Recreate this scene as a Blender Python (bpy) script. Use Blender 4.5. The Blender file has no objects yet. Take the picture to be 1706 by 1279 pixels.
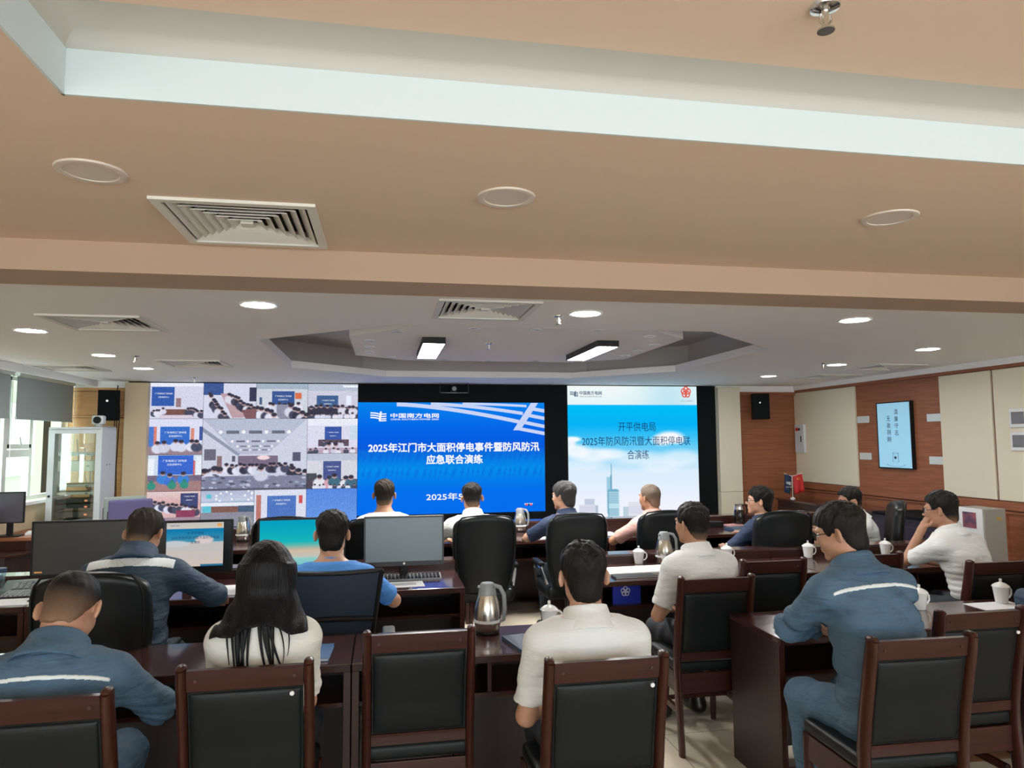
import bpy, bmesh, math, random
import numpy as np
from mathutils import Vector, Matrix, Euler

# ------------------------------------------------------------------ camera, sky, exposure
SC = bpy.context.scene
COL = SC.collection
PI = math.pi
CAM_H = 1.70


def camera():
    F, YAW, PIT, ROL = 1174.3, .180, .0803, -.0072          # focal length in pixels of the 1706 frame, angles in rad
    cy, sy, cp, sp = math.cos(YAW), math.sin(YAW), math.cos(PIT), math.sin(PIT)
    f = Vector((sy * cp, cy * cp, sp)); r = Vector((cy, -sy, 0)); u = r.cross(f)
    cr, sr = math.cos(ROL), math.sin(ROL)
    r, u = cr * r + sr * u, -sr * r + cr * u
    cd = bpy.data.cameras.new('camera'); co = bpy.data.objects.new('camera', cd); COL.objects.link(co)
    cd.sensor_width = 36; cd.sensor_fit = 'HORIZONTAL'; cd.lens = F / 1706 * 36
    cd.clip_start = .05
    m = Matrix((r, u, -f)).transposed().to_4x4(); m.translation = (0, 0, CAM_H)
    co.matrix_world = m
    SC.camera = co


camera()
SC.view_settings.view_transform = 'Standard'
SC.view_settings.look = 'None'
SC.view_settings.gamma = 1
SC.view_settings.use_curve_mapping = False
SC.view_settings.exposure = 0.0
LAMP = 130.0          # radiance of the ceiling lamps' diffusers
SKY = 7.5            # brightness of the overcast sky outside the windows
w = bpy.data.worlds.new('overcast_sky'); SC.world = w; w.use_nodes = True
w.node_tree.nodes['Background'].inputs[0].default_value = (.88, .95, 1.0, 1)
w.node_tree.nodes['Background'].inputs[1].default_value = SKY


def portal(loc, rot, sx, sy):
    l = bpy.data.lights.new('window_portal', 'AREA'); l.shape = 'RECTANGLE'; l.size = sx; l.size_y = sy
    l.cycles.is_portal = True
    o = bpy.data.objects.new('window_portal', l); COL.objects.link(o); o.location = loc; o.rotation_euler = rot


portal((1.1, -2.62, 1.62), (PI / 2, 0, PI), 9.0, 1.6)          # back windows, daylight enters along +Y
portal((-4.15, 8.6, 1.7), (0, -PI / 2, 0), 1.4, 3.0)
try:
    SC.cycles.use_denoising = True
    SC.cycles.max_bounces = 8; SC.cycles.diffuse_bounces = 5; SC.cycles.glossy_bounces = 3
    SC.cycles.transmission_bounces = 4; SC.cycles.sample_clamp_indirect = 6
except Exception:
    pass


# ------------------------------------------------------------------ materials
def lin(c):
    return tuple(x / 12.92 if x <= .04045 else ((x + .055) / 1.055) ** 2.4 for x in c)


def srgb(r, g, b):
    return lin((r / 255, g / 255, b / 255))


def mat(name, col, rough=.5, metal=0., noise=None, bump=None, coat=0., emit=0., spec=.5, alpha=1., trans=0., sheen=0., ecol=None):
    m = bpy.data.materials.new(name); m.use_nodes = True
    nt = m.node_tree; b = nt.nodes['Principled BSDF']
    b.inputs['Base Color'].default_value = (*col, 1); b.inputs['Roughness'].default_value = rough
    b.inputs['Metallic'].default_value = metal; b.inputs['Coat Weight'].default_value = coat
    b.inputs['Coat Roughness'].default_value = .08
    b.inputs['Specular IOR Level'].default_value = spec
    b.inputs['Transmission Weight'].default_value = trans
    b.inputs['Sheen Weight'].default_value = sheen
    b.inputs['Alpha'].default_value = alpha
    if emit:
        b.inputs['Emission Color'].default_value = (*(ecol or col), 1); b.inputs['Emission Strength'].default_value = emit
    tc = nt.nodes.new('ShaderNodeTexCoord')
    if noise:                                    # noise = (second colour, scale xyz, strength, detail)
        c2, sc, amt, det = noise
        mp = nt.nodes.new('ShaderNodeMapping'); mp.inputs['Scale'].default_value = sc
        nt.links.new(tc.outputs['Object'], mp.inputs['Vector'])
        n = nt.nodes.new('ShaderNodeTexNoise'); n.inputs['Scale'].default_value = 1; n.inputs['Detail'].default_value = det
        nt.links.new(mp.outputs['Vector'], n.inputs['Vector'])
        rp = nt.nodes.new('ShaderNodeMapRange'); rp.inputs[1].default_value = .3; rp.inputs[2].default_value = .7
        rp.inputs[3].default_value = 0; rp.inputs[4].default_value = amt
        nt.links.new(n.outputs['Fac'], rp.inputs[0])
        mx = nt.nodes.new('ShaderNodeMix'); mx.data_type = 'RGBA'
        mx.inputs['A'].default_value = (*col, 1); mx.inputs['B'].default_value = (*c2, 1)
        nt.links.new(rp.outputs[0], mx.inputs['Factor'])
        nt.links.new(mx.outputs['Result'], b.inputs['Base Color'])
    if bump:                                     # bump = (scale xyz, strength, distance)
        sc, st, di = bump
        mp = nt.nodes.new('ShaderNodeMapping'); mp.inputs['Scale'].default_value = sc
        nt.links.new(tc.outputs['Object'], mp.inputs['Vector'])
        n = nt.nodes.new('ShaderNodeTexNoise'); n.inputs['Scale'].default_value = 1; n.inputs['Detail'].default_value = 3
        nt.links.new(mp.outputs['Vector'], n.inputs['Vector'])
        bp = nt.nodes.new('ShaderNodeBump'); bp.inputs['Strength'].default_value = st; bp.inputs['Distance'].default_value = di
        nt.links.new(n.outputs['Fac'], bp.inputs['Height']); nt.links.new(bp.outputs['Normal'], b.inputs['Normal'])
    return m


def emat(name, col, s=1.):
    m = bpy.data.materials.new(name); m.use_nodes = True; nt = m.node_tree
    for n in list(nt.nodes):
        if n.type == 'BSDF_PRINCIPLED': nt.nodes.remove(n)
    e = nt.nodes.new('ShaderNodeEmission'); e.inputs[0].default_value = (*col, 1); e.inputs[1].default_value = s
    nt.links.new(e.outputs[0], nt.nodes['Material Output'].inputs[0])
    return m


def display_mat(name, strength):
    m = emat(name, (1, 1, 1), strength); nt = m.node_tree
    a = nt.nodes.new('ShaderNodeVertexColor'); a.layer_name = 'display'
    e = [n for n in nt.nodes if n.type == 'EMISSION'][0]
    nt.links.new(a.outputs['Color'], e.inputs[0])
    return m


def tint_mat(name, rough, c1, c2, bump):
    """two colours mixed by the vertex attribute 'tint' (hair density over the scalp)"""
    m = mat(name, c1, rough, bump=bump, spec=.18); nt = m.node_tree
    a = nt.nodes.new('ShaderNodeVertexColor'); a.layer_name = 'tint'
    mx = nt.nodes.new('ShaderNodeMix'); mx.data_type = 'RGBA'
    mx.inputs['A'].default_value = (*c1, 1); mx.inputs['B'].default_value = (*c2, 1)
    nt.links.new(a.outputs['Color'], mx.inputs['Factor'])
    nt.links.new(mx.outputs['Result'], nt.nodes['Principled BSDF'].inputs['Base Color'])
    return m


M = {}
M['maho'] = mat('mahogany', (.028, .0078, .0055), .36, noise=((.050, .0150, .0095), (3, 60, 60), .7, 4), coat=.12, spec=.3)
M['mahov'] = mat('mahogany_upright', (.031, .0088, .0058), .33, noise=((.064, .0185, .0110), (60, 60, 3), .7, 4), coat=.2, spec=.3)
M['desktop'] = mat('desk_lacquer', (.045, .018, .016), .16, noise=((.075, .03, .026), (2, 40, 40), .6, 4), coat=.5)
M['deskside'] = mat('desk_dark_side', (.022, .010, .009), .35, noise=((.04, .017, .013), (60, 60, 3), .6, 3))
M['leather'] = mat('black_leather', (.0075, .0098, .0105), .42, spec=.22, bump=((260, 260, 260), .25, .002))
M['leather2'] = mat('black_leather_gloss', (.008, .010, .011), .36, spec=.3, bump=((160, 160, 160), .2, .002))
M['black'] = mat('black_plastic', (.010, .010, .011), .45, spec=.25)
M['blackmat'] = mat('black_matt', (.006, .007, .008), .75, spec=.12)
M['mesh'] = mat('navy_chair_mesh', (.010, .022, .045), .65, noise=((.02, .04, .075), (400, 400, 400), .8, 1))
M['chrome'] = mat('chrome', (.75, .76, .78), .14, 1.)
M['steel'] = mat('brushed_steel', (.62, .60, .55), .24, 1., noise=((.74, .73, .70), (200, 200, 4), .6, 2))
M['greyplast'] = mat('grey_plastic', (.25, .27, .28), .35)
M['white'] = mat('white_plastic', (.75, .76, .76), .4)
M['porcelain'] = mat('white_porcelain', (.80, .83, .82), .16, coat=.6)
M['paper'] = mat('paper', (.80, .82, .84), .7)
M['navybook'] = mat('navy_cover', (.03, .06, .11), .45)
M['bluebook'] = mat('blue_cover', (.06, .16, .36), .45)
M['red'] = mat('red_cloth', (.55, .02, .02), .6)
M['navyflag'] = mat('navy_cloth', (.015, .04, .10), .6)
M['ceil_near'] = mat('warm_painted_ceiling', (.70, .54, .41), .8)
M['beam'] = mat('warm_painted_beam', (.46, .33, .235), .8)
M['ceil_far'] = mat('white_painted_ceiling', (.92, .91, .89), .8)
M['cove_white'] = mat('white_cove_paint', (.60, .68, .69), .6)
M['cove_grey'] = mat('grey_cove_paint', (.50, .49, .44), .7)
M['recess'] = mat('recess_shade_grey', (.58, .55, .53), .8)  # greyer than the ceiling: shade of the unlit recess put into the colour
M['cream'] = mat('cream_fabric_panel', srgb(222, 214, 192), .85, bump=((300, 300, 300), .2, .002))
M['beigecol'] = mat('beige_column_panel', srgb(216, 196, 164), .6)
M['wallwood'] = mat('red_brown_wall_veneer', srgb(160, 102, 72), .45, spec=.3, noise=(srgb(132, 80, 54), (3, 3, 70), .9, 5))
M['lightwood'] = mat('light_wall_veneer', srgb(214, 168, 116), .5, noise=(srgb(190, 140, 92), (3, 3, 50), .8, 4))
M['floor'] = mat('beige_floor_tile', (.50, .45, .35), .22)
M['floorwood'] = mat('brown_floor', (.30, .155, .085), .35, noise=((.22, .10, .05), (4, 60, 4), .8, 4))
M['alu'] = mat('pale_aluminium', (.72, .74, .70), .4, .3)
M['rackgrey'] = mat('pale_grey_steel', (.62, .66, .70), .45)
M['blind'] = mat('grey_roller_blind', (.36, .40, .40), .8)
M['glass'] = mat('window_glass', (.95, 1., .97), .02, trans=1., spec=.3)
M['diff'] = emat('lamp_diffuser', (1, .98, .95), LAMP)
M['off'] = mat('unlit_diffuser', (.66, .58, .50), .5)
M['louver'] = mat('louver_white', (.72, .70, .64), .5)
M['dark'] = mat('dark_void', (.01, .01, .01), .9)
M['skin'] = mat('skin', (.50, .28, .18), .5, noise=((.43, .21, .13), (22, 22, 22), .6, 3), bump=((300, 300, 300), .15, .001))
M['skin2'] = mat('skin_tanned', (.42, .22, .13), .5, noise=((.36, .17, .10), (22, 22, 22), .6, 3), bump=((300, 300, 300), .15, .001))
M['shirtwhite'] = mat('white_shirt_cotton', (.70, .72, .70), .8, bump=((10, 10, 26), .55, .02))
M['blouse'] = mat('ivory_blouse', (.68, .68, .62), .75, bump=((10, 10, 26), .55, .02))
M['uniform'] = mat('blue_work_cloth', (.056, .112, .176), .8, noise=((.075, .140, .21), (14, 14, 14), .7, 3), bump=((9, 9, 26), .8, .025))
M['jacket'] = mat('dark_blue_work_cloth', (.018, .044, .080), .7, noise=((.028, .062, .105), (14, 14, 14), .7, 3), bump=((9, 9, 26), .8, .025))
M['tee'] = mat('bright_blue_cotton', (.07, .27, .70), .8, bump=((10, 10, 26), .6, .02))
M['navy'] = mat('navy_cotton', (.014, .030, .075), .8, bump=((10, 10, 26), .6, .02))
M['pink'] = mat('pale_pink_cotton', (.62, .36, .31), .8, noise=((.56, .30, .26), (6, 6, 160), .5, 1), bump=((10, 10, 26), .6, .02))
M['trouser'] = mat('dark_trousers', (.012, .016, .024), .8)
M['shoe'] = mat('black_shoe', (.012, .011, .010), .35)
M['stripe'] = mat('reflective_tape', (.72, .78, .78), .45)
M['eyew'] = mat('eye_white', (.8, .78, .75), .2)
M['lens'] = mat('spectacle_lens', (.9, .95, 1), .03, trans=.9, alpha=.35)
HB = ((420, 420, 60), .9, .004)
M['hair'] = tint_mat('black_hair', .42, (.010, .009, .008), (.30, .18, .11), HB)
M['hairbrown'] = tint_mat('dark_brown_hair', .5, (.020, .015, .010), (.30, .18, .11), HB)
M['hairgrey'] = tint_mat('greying_hair', .55, (.050, .050, .050), (.30, .18, .11), HB)
M['hairbald'] = tint_mat('cropped_grey_hair', .6, (.13, .10, .075), (.36, .21, .14), HB)
M['hairlong'] = mat('long_black_hair', (.005, .005, .006), .42, spec=.16, bump=((220, 220, 5), .8, .005))


# ------------------------------------------------------------------ mesh helpers
def link_mesh(name, me, m, parent=None):
    o = bpy.data.objects.new(name, me); COL.objects.link(o)
    if m is not None and not me.materials: me.materials.append(m)
    if parent is not None: o.parent = parent
    return o


class MB:
    """collects simple solids into ONE mesh"""
    def __init__(s): s.bm = bmesh.new()

    def box(s, c, d, rot=None, bev=0.):
        t = bmesh.new(); bmesh.ops.create_cube(t, size=1)
        bmesh.ops.scale(t, vec=d, verts=t.verts)
        if bev: bmesh.ops.bevel(t, geom=list(t.edges), offset=bev, segments=2, affect='EDGES', profile=.5)
        return s._add(t, c, rot)

    def b2(s, x0, x1, y0, y1, z0, z1, bev=0.):
        return s.box(((x0 + x1) / 2, (y0 + y1) / 2, (z0 + z1) / 2), (abs(x1 - x0), abs(y1 - y0), abs(z1 - z0)), None, bev)

    def _add(s, t, c, rot):
        if rot is not None: bmesh.ops.transform(t, matrix=Euler(rot).to_matrix().to_4x4(), verts=t.verts)
        bmesh.ops.translate(t, vec=c, verts=t.verts)
        me = bpy.data.meshes.new('t'); t.to_mesh(me); t.free(); s.bm.from_mesh(me); bpy.data.meshes.remove(me)
        return s

    def cyl(s, a, b, r, r2=None, n=16):
        a, b = Vector(a), Vector(b); d = b - a
        t = bmesh.new(); bmesh.ops.create_cone(t, cap_ends=True, segments=n, radius1=r, radius2=r if r2 is None else r2, depth=d.length)
        bmesh.ops.transform(t, matrix=d.to_track_quat('Z', 'Y').to_matrix().to_4x4(), verts=t.verts)
        return s._add(t, (a + b) / 2, None)

    def sphere(s, c, r, sc=(1, 1, 1), n=16):
        t = bmesh.new(); bmesh.ops.create_uvsphere(t, u_segments=n, v_segments=max(6, n // 2), radius=r)
        bmesh.ops.scale(t, vec=sc, verts=t.verts)
        return s._add(t, c, None)

    def lathe(s, prof, c=(0, 0, 0), n=28):
        vs = []
        for r, z in prof:
            vs.append([s.bm.verts.new((c[0] + r * math.cos(2 * PI * i / n), c[1] + r * math.sin(2 * PI * i / n), c[2] + z)) for i in range(n)] if r > 1e-5 else [s.bm.verts.new((c[0], c[1], c[2] + z))])
        for A, B in zip(vs, vs[1:]):
            for i in range(n):
                j = (i + 1) % n
                try:
                    if len(A) == 1 and len(B) > 1: s.bm.faces.new((A[0], B[j], B[i]))
                    elif len(B) == 1 and len(A) > 1: s.bm.faces.new((A[i], A[j], B[0]))
                    elif len(A) > 1: s.bm.faces.new((A[i], A[j], B[j], B[i]))
                except ValueError: pass
        return s

    def tube(s, pts, r, n=8, closed=False, caps=True, flat=1.):
        pts = [Vector(p) for p in pts]; k = len(pts); rs = r if isinstance(r, (list, tuple)) else [r] * k
        rings = []; up0 = None
        for i, p in enumerate(pts):
            if closed: d = pts[(i + 1) % k] - pts[i - 1]
            else: d = pts[min(i + 1, k - 1)] - pts[max(i - 1, 0)]
            d.normalize()
            if up0 is None: up0 = Vector((0, 0, 1)) if abs(d.z) < .9 else Vector((0, 1, 0))
            x = d.cross(up0).normalized(); y = x.cross(d).normalized(); up0 = y
            rings.append([s.bm.verts.new(p + (x * math.cos(2 * PI * j / n) + y * math.sin(2 * PI * j / n) * flat) * rs[i]) for j in range(n)])
        prs = list(zip(rings, rings[1:])) + ([(rings[-1], rings[0])] if closed else [])
        for A, B in prs:
            for j in range(n):
                q = (j + 1) % n; s.bm.faces.new((A[j], A[q], B[q], B[j]))
        if caps and not closed:
            s.bm.faces.new(list(reversed(rings[0]))); s.bm.faces.new(rings[-1])
        return s

    def prism(s, poly, axis, a, b):
        """poly of 2-D points extruded along axis 'x','y','z' from a to b"""
        def P(p, t): return {'x': (t, p[0], p[1]), 'y': (p[0], t, p[1]), 'z': (p[0], p[1], t)}[axis]
        A = [s.bm.verts.new(P(p, a)) for p in poly]; B = [s.bm.verts.new(P(p, b)) for p in poly]
        s.bm.faces.new(A); s.bm.faces.new(list(reversed(B)))
        for i in range(len(poly)):
            j = (i + 1) % len(poly); s.bm.faces.new((A[i], B[i], B[j], A[j]))
        return s

    def quad(s, *pts):
        s.bm.faces.new([s.bm.verts.new(p) for p in pts]); return s

    def obj(s, name, m, parent=None, smooth=False, loc=None, rz=0.):
        bmesh.ops.recalc_face_normals(s.bm, faces=s.bm.faces)
        me = bpy.data.meshes.new(name); s.bm.to_mesh(me); s.bm.free()
        if smooth:
            me.shade_smooth()
            try: me.set_sharp_from_angle(angle=math.radians(38))
            except Exception: pass
        o = link_mesh(name, me, m, parent)
        if loc is not None: o.location = loc
        if rz: o.rotation_euler = (0, 0, rz)
        return o


def tag(o, label=None, cat=None, group=None, kind=None):
    if label: o['label'] = label
    if cat: o['category'] = cat
    if group: o['group'] = group
    if kind: o['kind'] = kind
    return o


def thing(name, label, cat, loc=(0, 0, 0), rz=0., group=None):
    o = bpy.data.objects.new(name, None); COL.objects.link(o); o.empty_display_size = .1
    o.location = loc; o.rotation_euler = (0, 0, rz)
    return tag(o, label, cat, group)


KIDS = {}


def dup(root, loc, rz=0., label=None, group=None):
    """a copy of a thing with copies of its parts and their sub-parts (mesh data shared)"""
    r = root.copy(); COL.objects.link(r); r.location = loc; r.rotation_euler = (0, 0, rz)
    if label: r['label'] = label
    if group: r['group'] = group
    for ch in list(root.children):
        c = ch.copy(); COL.objects.link(c); c.parent = r
        for g in list(ch.children):
            d = g.copy(); COL.objects.link(d); d.parent = c
    return r


def struct(name, mb, m, smooth=False):
    return tag(mb.obj(name, m, None, smooth), kind='structure')


def text(name, body, m, parent, loc, width=None, size=.1, rot=(PI / 2, 0, 0), bold=0., align='CENTER', ext=.0006, height=None, spacing=1.):
    cu = bpy.data.curves.new(name, 'FONT'); cu.body = body; cu.size = size; cu.align_x = align; cu.align_y = 'CENTER'
    cu.extrude = ext; cu.resolution_u = 3; cu.space_character = spacing
    t = bpy.data.objects.new(name, cu); COL.objects.link(t)
    bpy.context.view_layer.update()
    dg = bpy.context.evaluated_depsgraph_get()
    me = bpy.data.meshes.new_from_object(t.evaluated_get(dg)); bpy.data.objects.remove(t)
    co = np.zeros(len(me.vertices) * 3, np.float32); me.vertices.foreach_get('co', co); co = co.reshape(-1, 3)
    if len(co):
        x0, x1 = co[:, 0].min(), co[:, 0].max(); y0, y1 = co[:, 1].min(), co[:, 1].max()
        k = width / (x1 - x0) if width else 1.
        ky = height / (y1 - y0) if height else k
        cx = (x0 + x1) / 2 if align == 'CENTER' else x0
        co[:, 0] = (co[:, 0] - cx) * k; co[:, 1] = (co[:, 1] - (y0 + y1) / 2) * ky
        me.vertices.foreach_set('co', co.ravel())
    if bold and len(co):                                     # heavier strokes: the outline repeated a hair's breadth around itself
        bm = bmesh.new(); b_ = bold * (height or size)
        for k in range(8):
            c2 = co.copy(); c2[:, 0] += b_ * math.cos(k * PI / 4); c2[:, 1] += b_ * math.sin(k * PI / 4)
            me.vertices.foreach_set('co', c2.ravel()); bm.from_mesh(me)
        bm.to_mesh(me); bm.free()
    me.materials.clear(); me.name = name
    o = link_mesh(name, me, m, parent); o.location = loc; o.rotation_euler = rot
    return o


# ------------------------------------------------------------------ implicit surfaces (bodies, clothes, cushions)
def smin(a, b, k):
    if k <= 0: return np.minimum(a, b)
    h = np.maximum(k - np.abs(a - b), 0) / k
    return np.minimum(a, b) - h * h * k * .25


def cone(P, a, b, r1, r2):
    a = np.asarray(a, np.float32); b = np.asarray(b, np.float32); ab = b - a
    q = P - a; h = np.clip(q @ ab / float(ab @ ab), 0, 1)
    return np.linalg.norm(q - h[:, None] * ab, axis=1) - (r1 + (r2 - r1) * h)


def ell(P, c, r):
    r = np.asarray(r, np.float32); q = P - np.asarray(c, np.float32)
    k0 = np.linalg.norm(q / r, axis=1); k1 = np.linalg.norm(q / (r * r), axis=1) + 1e-9
    return k0 * (k0 - 1) / k1


def sdf_mesh(name, f, lo, hi, res, m, parent=None, color=None):
    B = 4
    lo = np.asarray(lo, np.float64); n = np.maximum(((np.asarray(hi) - lo) / (res * B)).astype(int) + 1, 1)
    N = n * B
    ci = np.stack(np.meshgrid(*[np.arange(k) for k in n], indexing='ij'), -1).reshape(-1, 3)
    cc = (lo + (ci * B + (B - 1) / 2) * res).astype(np.float32)
    dc = f(cc)
    D = np.repeat(np.repeat(np.repeat(dc.reshape(n), B, 0), B, 1), B, 2).astype(np.float32)
    act = np.abs(dc) < res * B * 1.7 + .004
    ca = ci[act]
    off = np.stack(np.meshgrid(*[np.arange(B)] * 3, indexing='ij'), -1).reshape(-1, 3)
    idx = (ca[:, None, :] * B + off[None]).reshape(-1, 3)
    for s0 in range(0, len(idx), 400000):
        ii = idx[s0:s0 + 400000]
        D[ii[:, 0], ii[:, 1], ii[:, 2]] = f((lo + ii * res).astype(np.float32))
    S = D < 0
    # cells with a sign change
    c8 = [S[i:N[0] - 1 + i, j:N[1] - 1 + j, k:N[2] - 1 + k] for i in (0, 1) for j in (0, 1) for k in (0, 1)]
    cnt = sum(c.astype(np.int8) for c in c8); A = (cnt > 0) & (cnt < 8)
    cells = np.argwhere(A); vid = -np.ones(A.shape, np.int64); vid[A] = np.arange(len(cells))
    acc = np.zeros((len(cells), 3)); num = np.zeros(len(cells))
    cor = [(i, j, k) for i in (0, 1) for j in (0, 1) for k in (0, 1)]
    val = {c: D[cells[:, 0] + c[0], cells[:, 1] + c[1], cells[:, 2] + c[2]] for c in cor}
    for a in cor:
        for ax in range(3):
            if a[ax] == 0:
                b = tuple(1 if t == ax else a[t] for t in range(3))
                va, vb = val[a], val[b]; x = (va < 0) != (vb < 0)
                t = np.where(x, va / np.where(x, va - vb, 1), 0)
                p = np.tile(np.array(a, float), (len(cells), 1)); p[:, ax] += t
                acc[x] += p[x]; num[x] += 1
    V = lo + (cells + acc / np.maximum(num, 1)[:, None]) * res
    quads = []
    for ax in range(3):
        u, v = (ax + 1) % 3, (ax + 2) % 3
        sl0 = [slice(1, N[t] - 1) for t in range(3)]; sl1 = list(sl0)
        sl0[ax] = slice(0, N[ax] - 1); sl1[ax] = slice(1, N[ax])
        s0, s1 = S[tuple(sl0)], S[tuple(sl1)]
        for flip in (0, 1):
            e = np.argwhere((s0 & ~s1) if flip == 0 else (~s0 & s1))
            if not len(e): continue
            base = e.copy()
            for t in range(3):
                if t != ax: base[:, t] += 1
            def at(du, dv):
                q = base.copy(); q[:, u] -= du; q[:, v] -= dv
                return vid[q[:, 0], q[:, 1], q[:, 2]]
            Q = np.stack([at(1, 1), at(0, 1), at(0, 0), at(1, 0)], 1)
            if flip: Q = Q[:, ::-1]
            quads.append(Q)
    Q = np.concatenate(quads); Q = Q[(Q >= 0).all(1)]
    me = bpy.data.meshes.new(name)
    me.vertices.add(len(V)); me.vertices.foreach_set('co', V.astype(np.float32).ravel())
    me.loops.add(len(Q) * 4); me.loops.foreach_set('vertex_index', Q.astype(np.int32).ravel())
    me.polygons.add(len(Q)); me.polygons.foreach_set('loop_start', np.arange(0, len(Q) * 4, 4, dtype=np.int32))
    me.update(calc_edges=True); me.validate(); me.shade_smooth()
    if color is not None:
        t = np.clip(color(V.astype(np.float32)), 0, 1).astype(np.float32)
        at_ = me.color_attributes.new('tint', 'FLOAT_COLOR', 'POINT')
        at_.data.foreach_set('color', np.stack([t, t, t, np.ones_like(t)], 1).ravel())
    return link_mesh(name, me, m, parent)

# ------------------------------------------------------------------ the room
XL, XR, YB, YF = -3.96, 6.226, -2.6, 9.9
ZF, ZN, ZB = 2.50, 2.61, 2.47            # far ceiling, near ceiling, underside of the beam


def transparent_mat(name, tint, gloss):
    m = bpy.data.materials.new(name); m.use_nodes = True; nt = m.node_tree
    for n in list(nt.nodes):
        if n.type == 'BSDF_PRINCIPLED': nt.nodes.remove(n)
    t = nt.nodes.new('ShaderNodeBsdfTransparent'); t.inputs[0].default_value = (*tint, 1)
    g = nt.nodes.new('ShaderNodeBsdfGlossy'); g.inputs['Roughness'].default_value = .03
    mx = nt.nodes.new('ShaderNodeMixShader'); mx.inputs[0].default_value = gloss
    nt.links.new(t.outputs[0], mx.inputs[1]); nt.links.new(g.outputs[0], mx.inputs[2])
    nt.links.new(mx.outputs[0], nt.nodes['Material Output'].inputs[0])
    return m


M['pane'] = transparent_mat('window_pane', (.93, .98, .94), .06)
M['rackpane'] = transparent_mat('rack_door_pane', (.90, .95, .92), .12)
M['plastcup'] = transparent_mat('clear_plastic', (.85, .92, .95), .15)


def tile_floor():
    m = M['floor']; nt = m.node_tree; b = nt.nodes['Principled BSDF']
    tc = nt.nodes.new('ShaderNodeTexCoord'); br = nt.nodes.new('ShaderNodeTexBrick')
    br.offset = 0; br.inputs['Scale'].default_value = 1.25
    br.inputs['Color1'].default_value = (.62, .56, .44, 1); br.inputs['Color2'].default_value = (.57, .51, .40, 1)
    br.inputs['Mortar'].default_value = (.30, .27, .22, 1); br.inputs['Mortar Size'].default_value = .004
    br.inputs['Brick Width'].default_value = 1; br.inputs['Row Height'].default_value = 1
    nt.links.new(tc.outputs['Object'], br.inputs['Vector']); nt.links.new(br.outputs['Color'], b.inputs['Base Color'])


tile_floor()
struct('floor', MB().b2(XL - .3, XR + .3, 3.50, YF + .3, -.1, 0), M['floor'])
struct('floor', MB().b2(XL - .3, XR + .3, YB - .3, 3.36, -.1, 0), M['floor'])
struct('floor', MB().b2(XL - .3, XR + .3, 3.36, 3.50, -.1, 0), M['floorwood'])

OCT = [(-.96, 5.72), (.07, 4.86), (2.40, 4.86), (3.38, 5.74), (3.38, 7.80), (2.38, 8.80), (.02, 8.80), (-.98, 7.80)]


FAR_GRILLES = [(.60, 4.22), (-1.82, 5.03), (-1.87, 7.50), (-3.25, 8.08), (5.55, 7.02), (5.62, 8.20)]


def far_ceiling():
    bm = bmesh.new()
    def loop(ps, z):
        v = [bm.verts.new((x, y, z)) for x, y in ps]
        return v, [bm.edges.new((v[i], v[(i + 1) % len(v)])) for i in range(len(v))]
    a, ea = loop([(-3.62, 3.70), (XR, 3.70), (XR, YF), (-3.62, YF)], ZF)
    holes = [loop(OCT, ZF)]
    for x, y in FAR_GRILLES:
        q = .272
        holes.append(loop([(x - q, y - q), (x + q, y - q), (x + q, y + q), (x - q, y + q)], ZF))
    bmesh.ops.triangle_fill(bm, use_beauty=True, edges=ea + [e for h in holes for e in h[1]])
    for f in list(bm.faces):                                   # nothing may close an opening
        if any(all(v in h[0] for v in f.verts) for h in holes): bm.faces.remove(f)
    me = bpy.data.meshes.new('ceiling'); bm.to_mesh(me); bm.free()
    tag(link_mesh('ceiling', me, M['ceil_far']), kind='structure')


far_ceiling()


def scale_poly(ps, d, c=(1.2, 6.75)):
    out = []
    for x, y in ps:
        out.append((x + (d if x > c[0] else -d), y + (d if y > c[1] else -d)))
    return out


def ring_wall(name, ps, z0, z1, m, closed=True):
    mb = MB()
    for i in range(len(ps)):
        p, q = ps[i], ps[(i + 1) % len(ps)]
        mb.quad((*p, z0), (*q, z0), (*q, z1), (*p, z1))
    bmesh.ops.remove_doubles(mb.bm, verts=mb.bm.verts, dist=1e-5)
    return struct(name, mb, m)


ring_wall('trim_1', OCT, ZF, ZF + .075, M['ceil_far'])                       # lip of the octagonal recess
O2 = scale_poly(OCT, .30)
mbx = MB()
for i in range(8):
    p, q = OCT[i], OCT[(i + 1) % 8]; r_, s_ = O2[(i + 1) % 8], O2[i]
    mbx.quad((*p, ZF + .075), (*q, ZF + .075), (*r_, ZF + .075), (*s_, ZF + .075))
bmesh.ops.remove_doubles(mbx.bm, verts=mbx.bm.verts, dist=1e-5)
struct('trim_2', mbx, M['ceil_far'])
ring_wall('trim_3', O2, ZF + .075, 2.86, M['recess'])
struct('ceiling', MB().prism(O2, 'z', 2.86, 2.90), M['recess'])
PAN = [(-.28, 5.78), (.25, 5.17), (2.07, 5.17), (2.5, 5.59), (2.5, 7.08), (2.0, 7.44), (.23, 7.44), (-.28, 7.06)]
struct('trim_4', MB().prism(PAN, 'z', 2.55, 2.86), M['ceil_far'])            # dropped panel inside the recess

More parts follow.
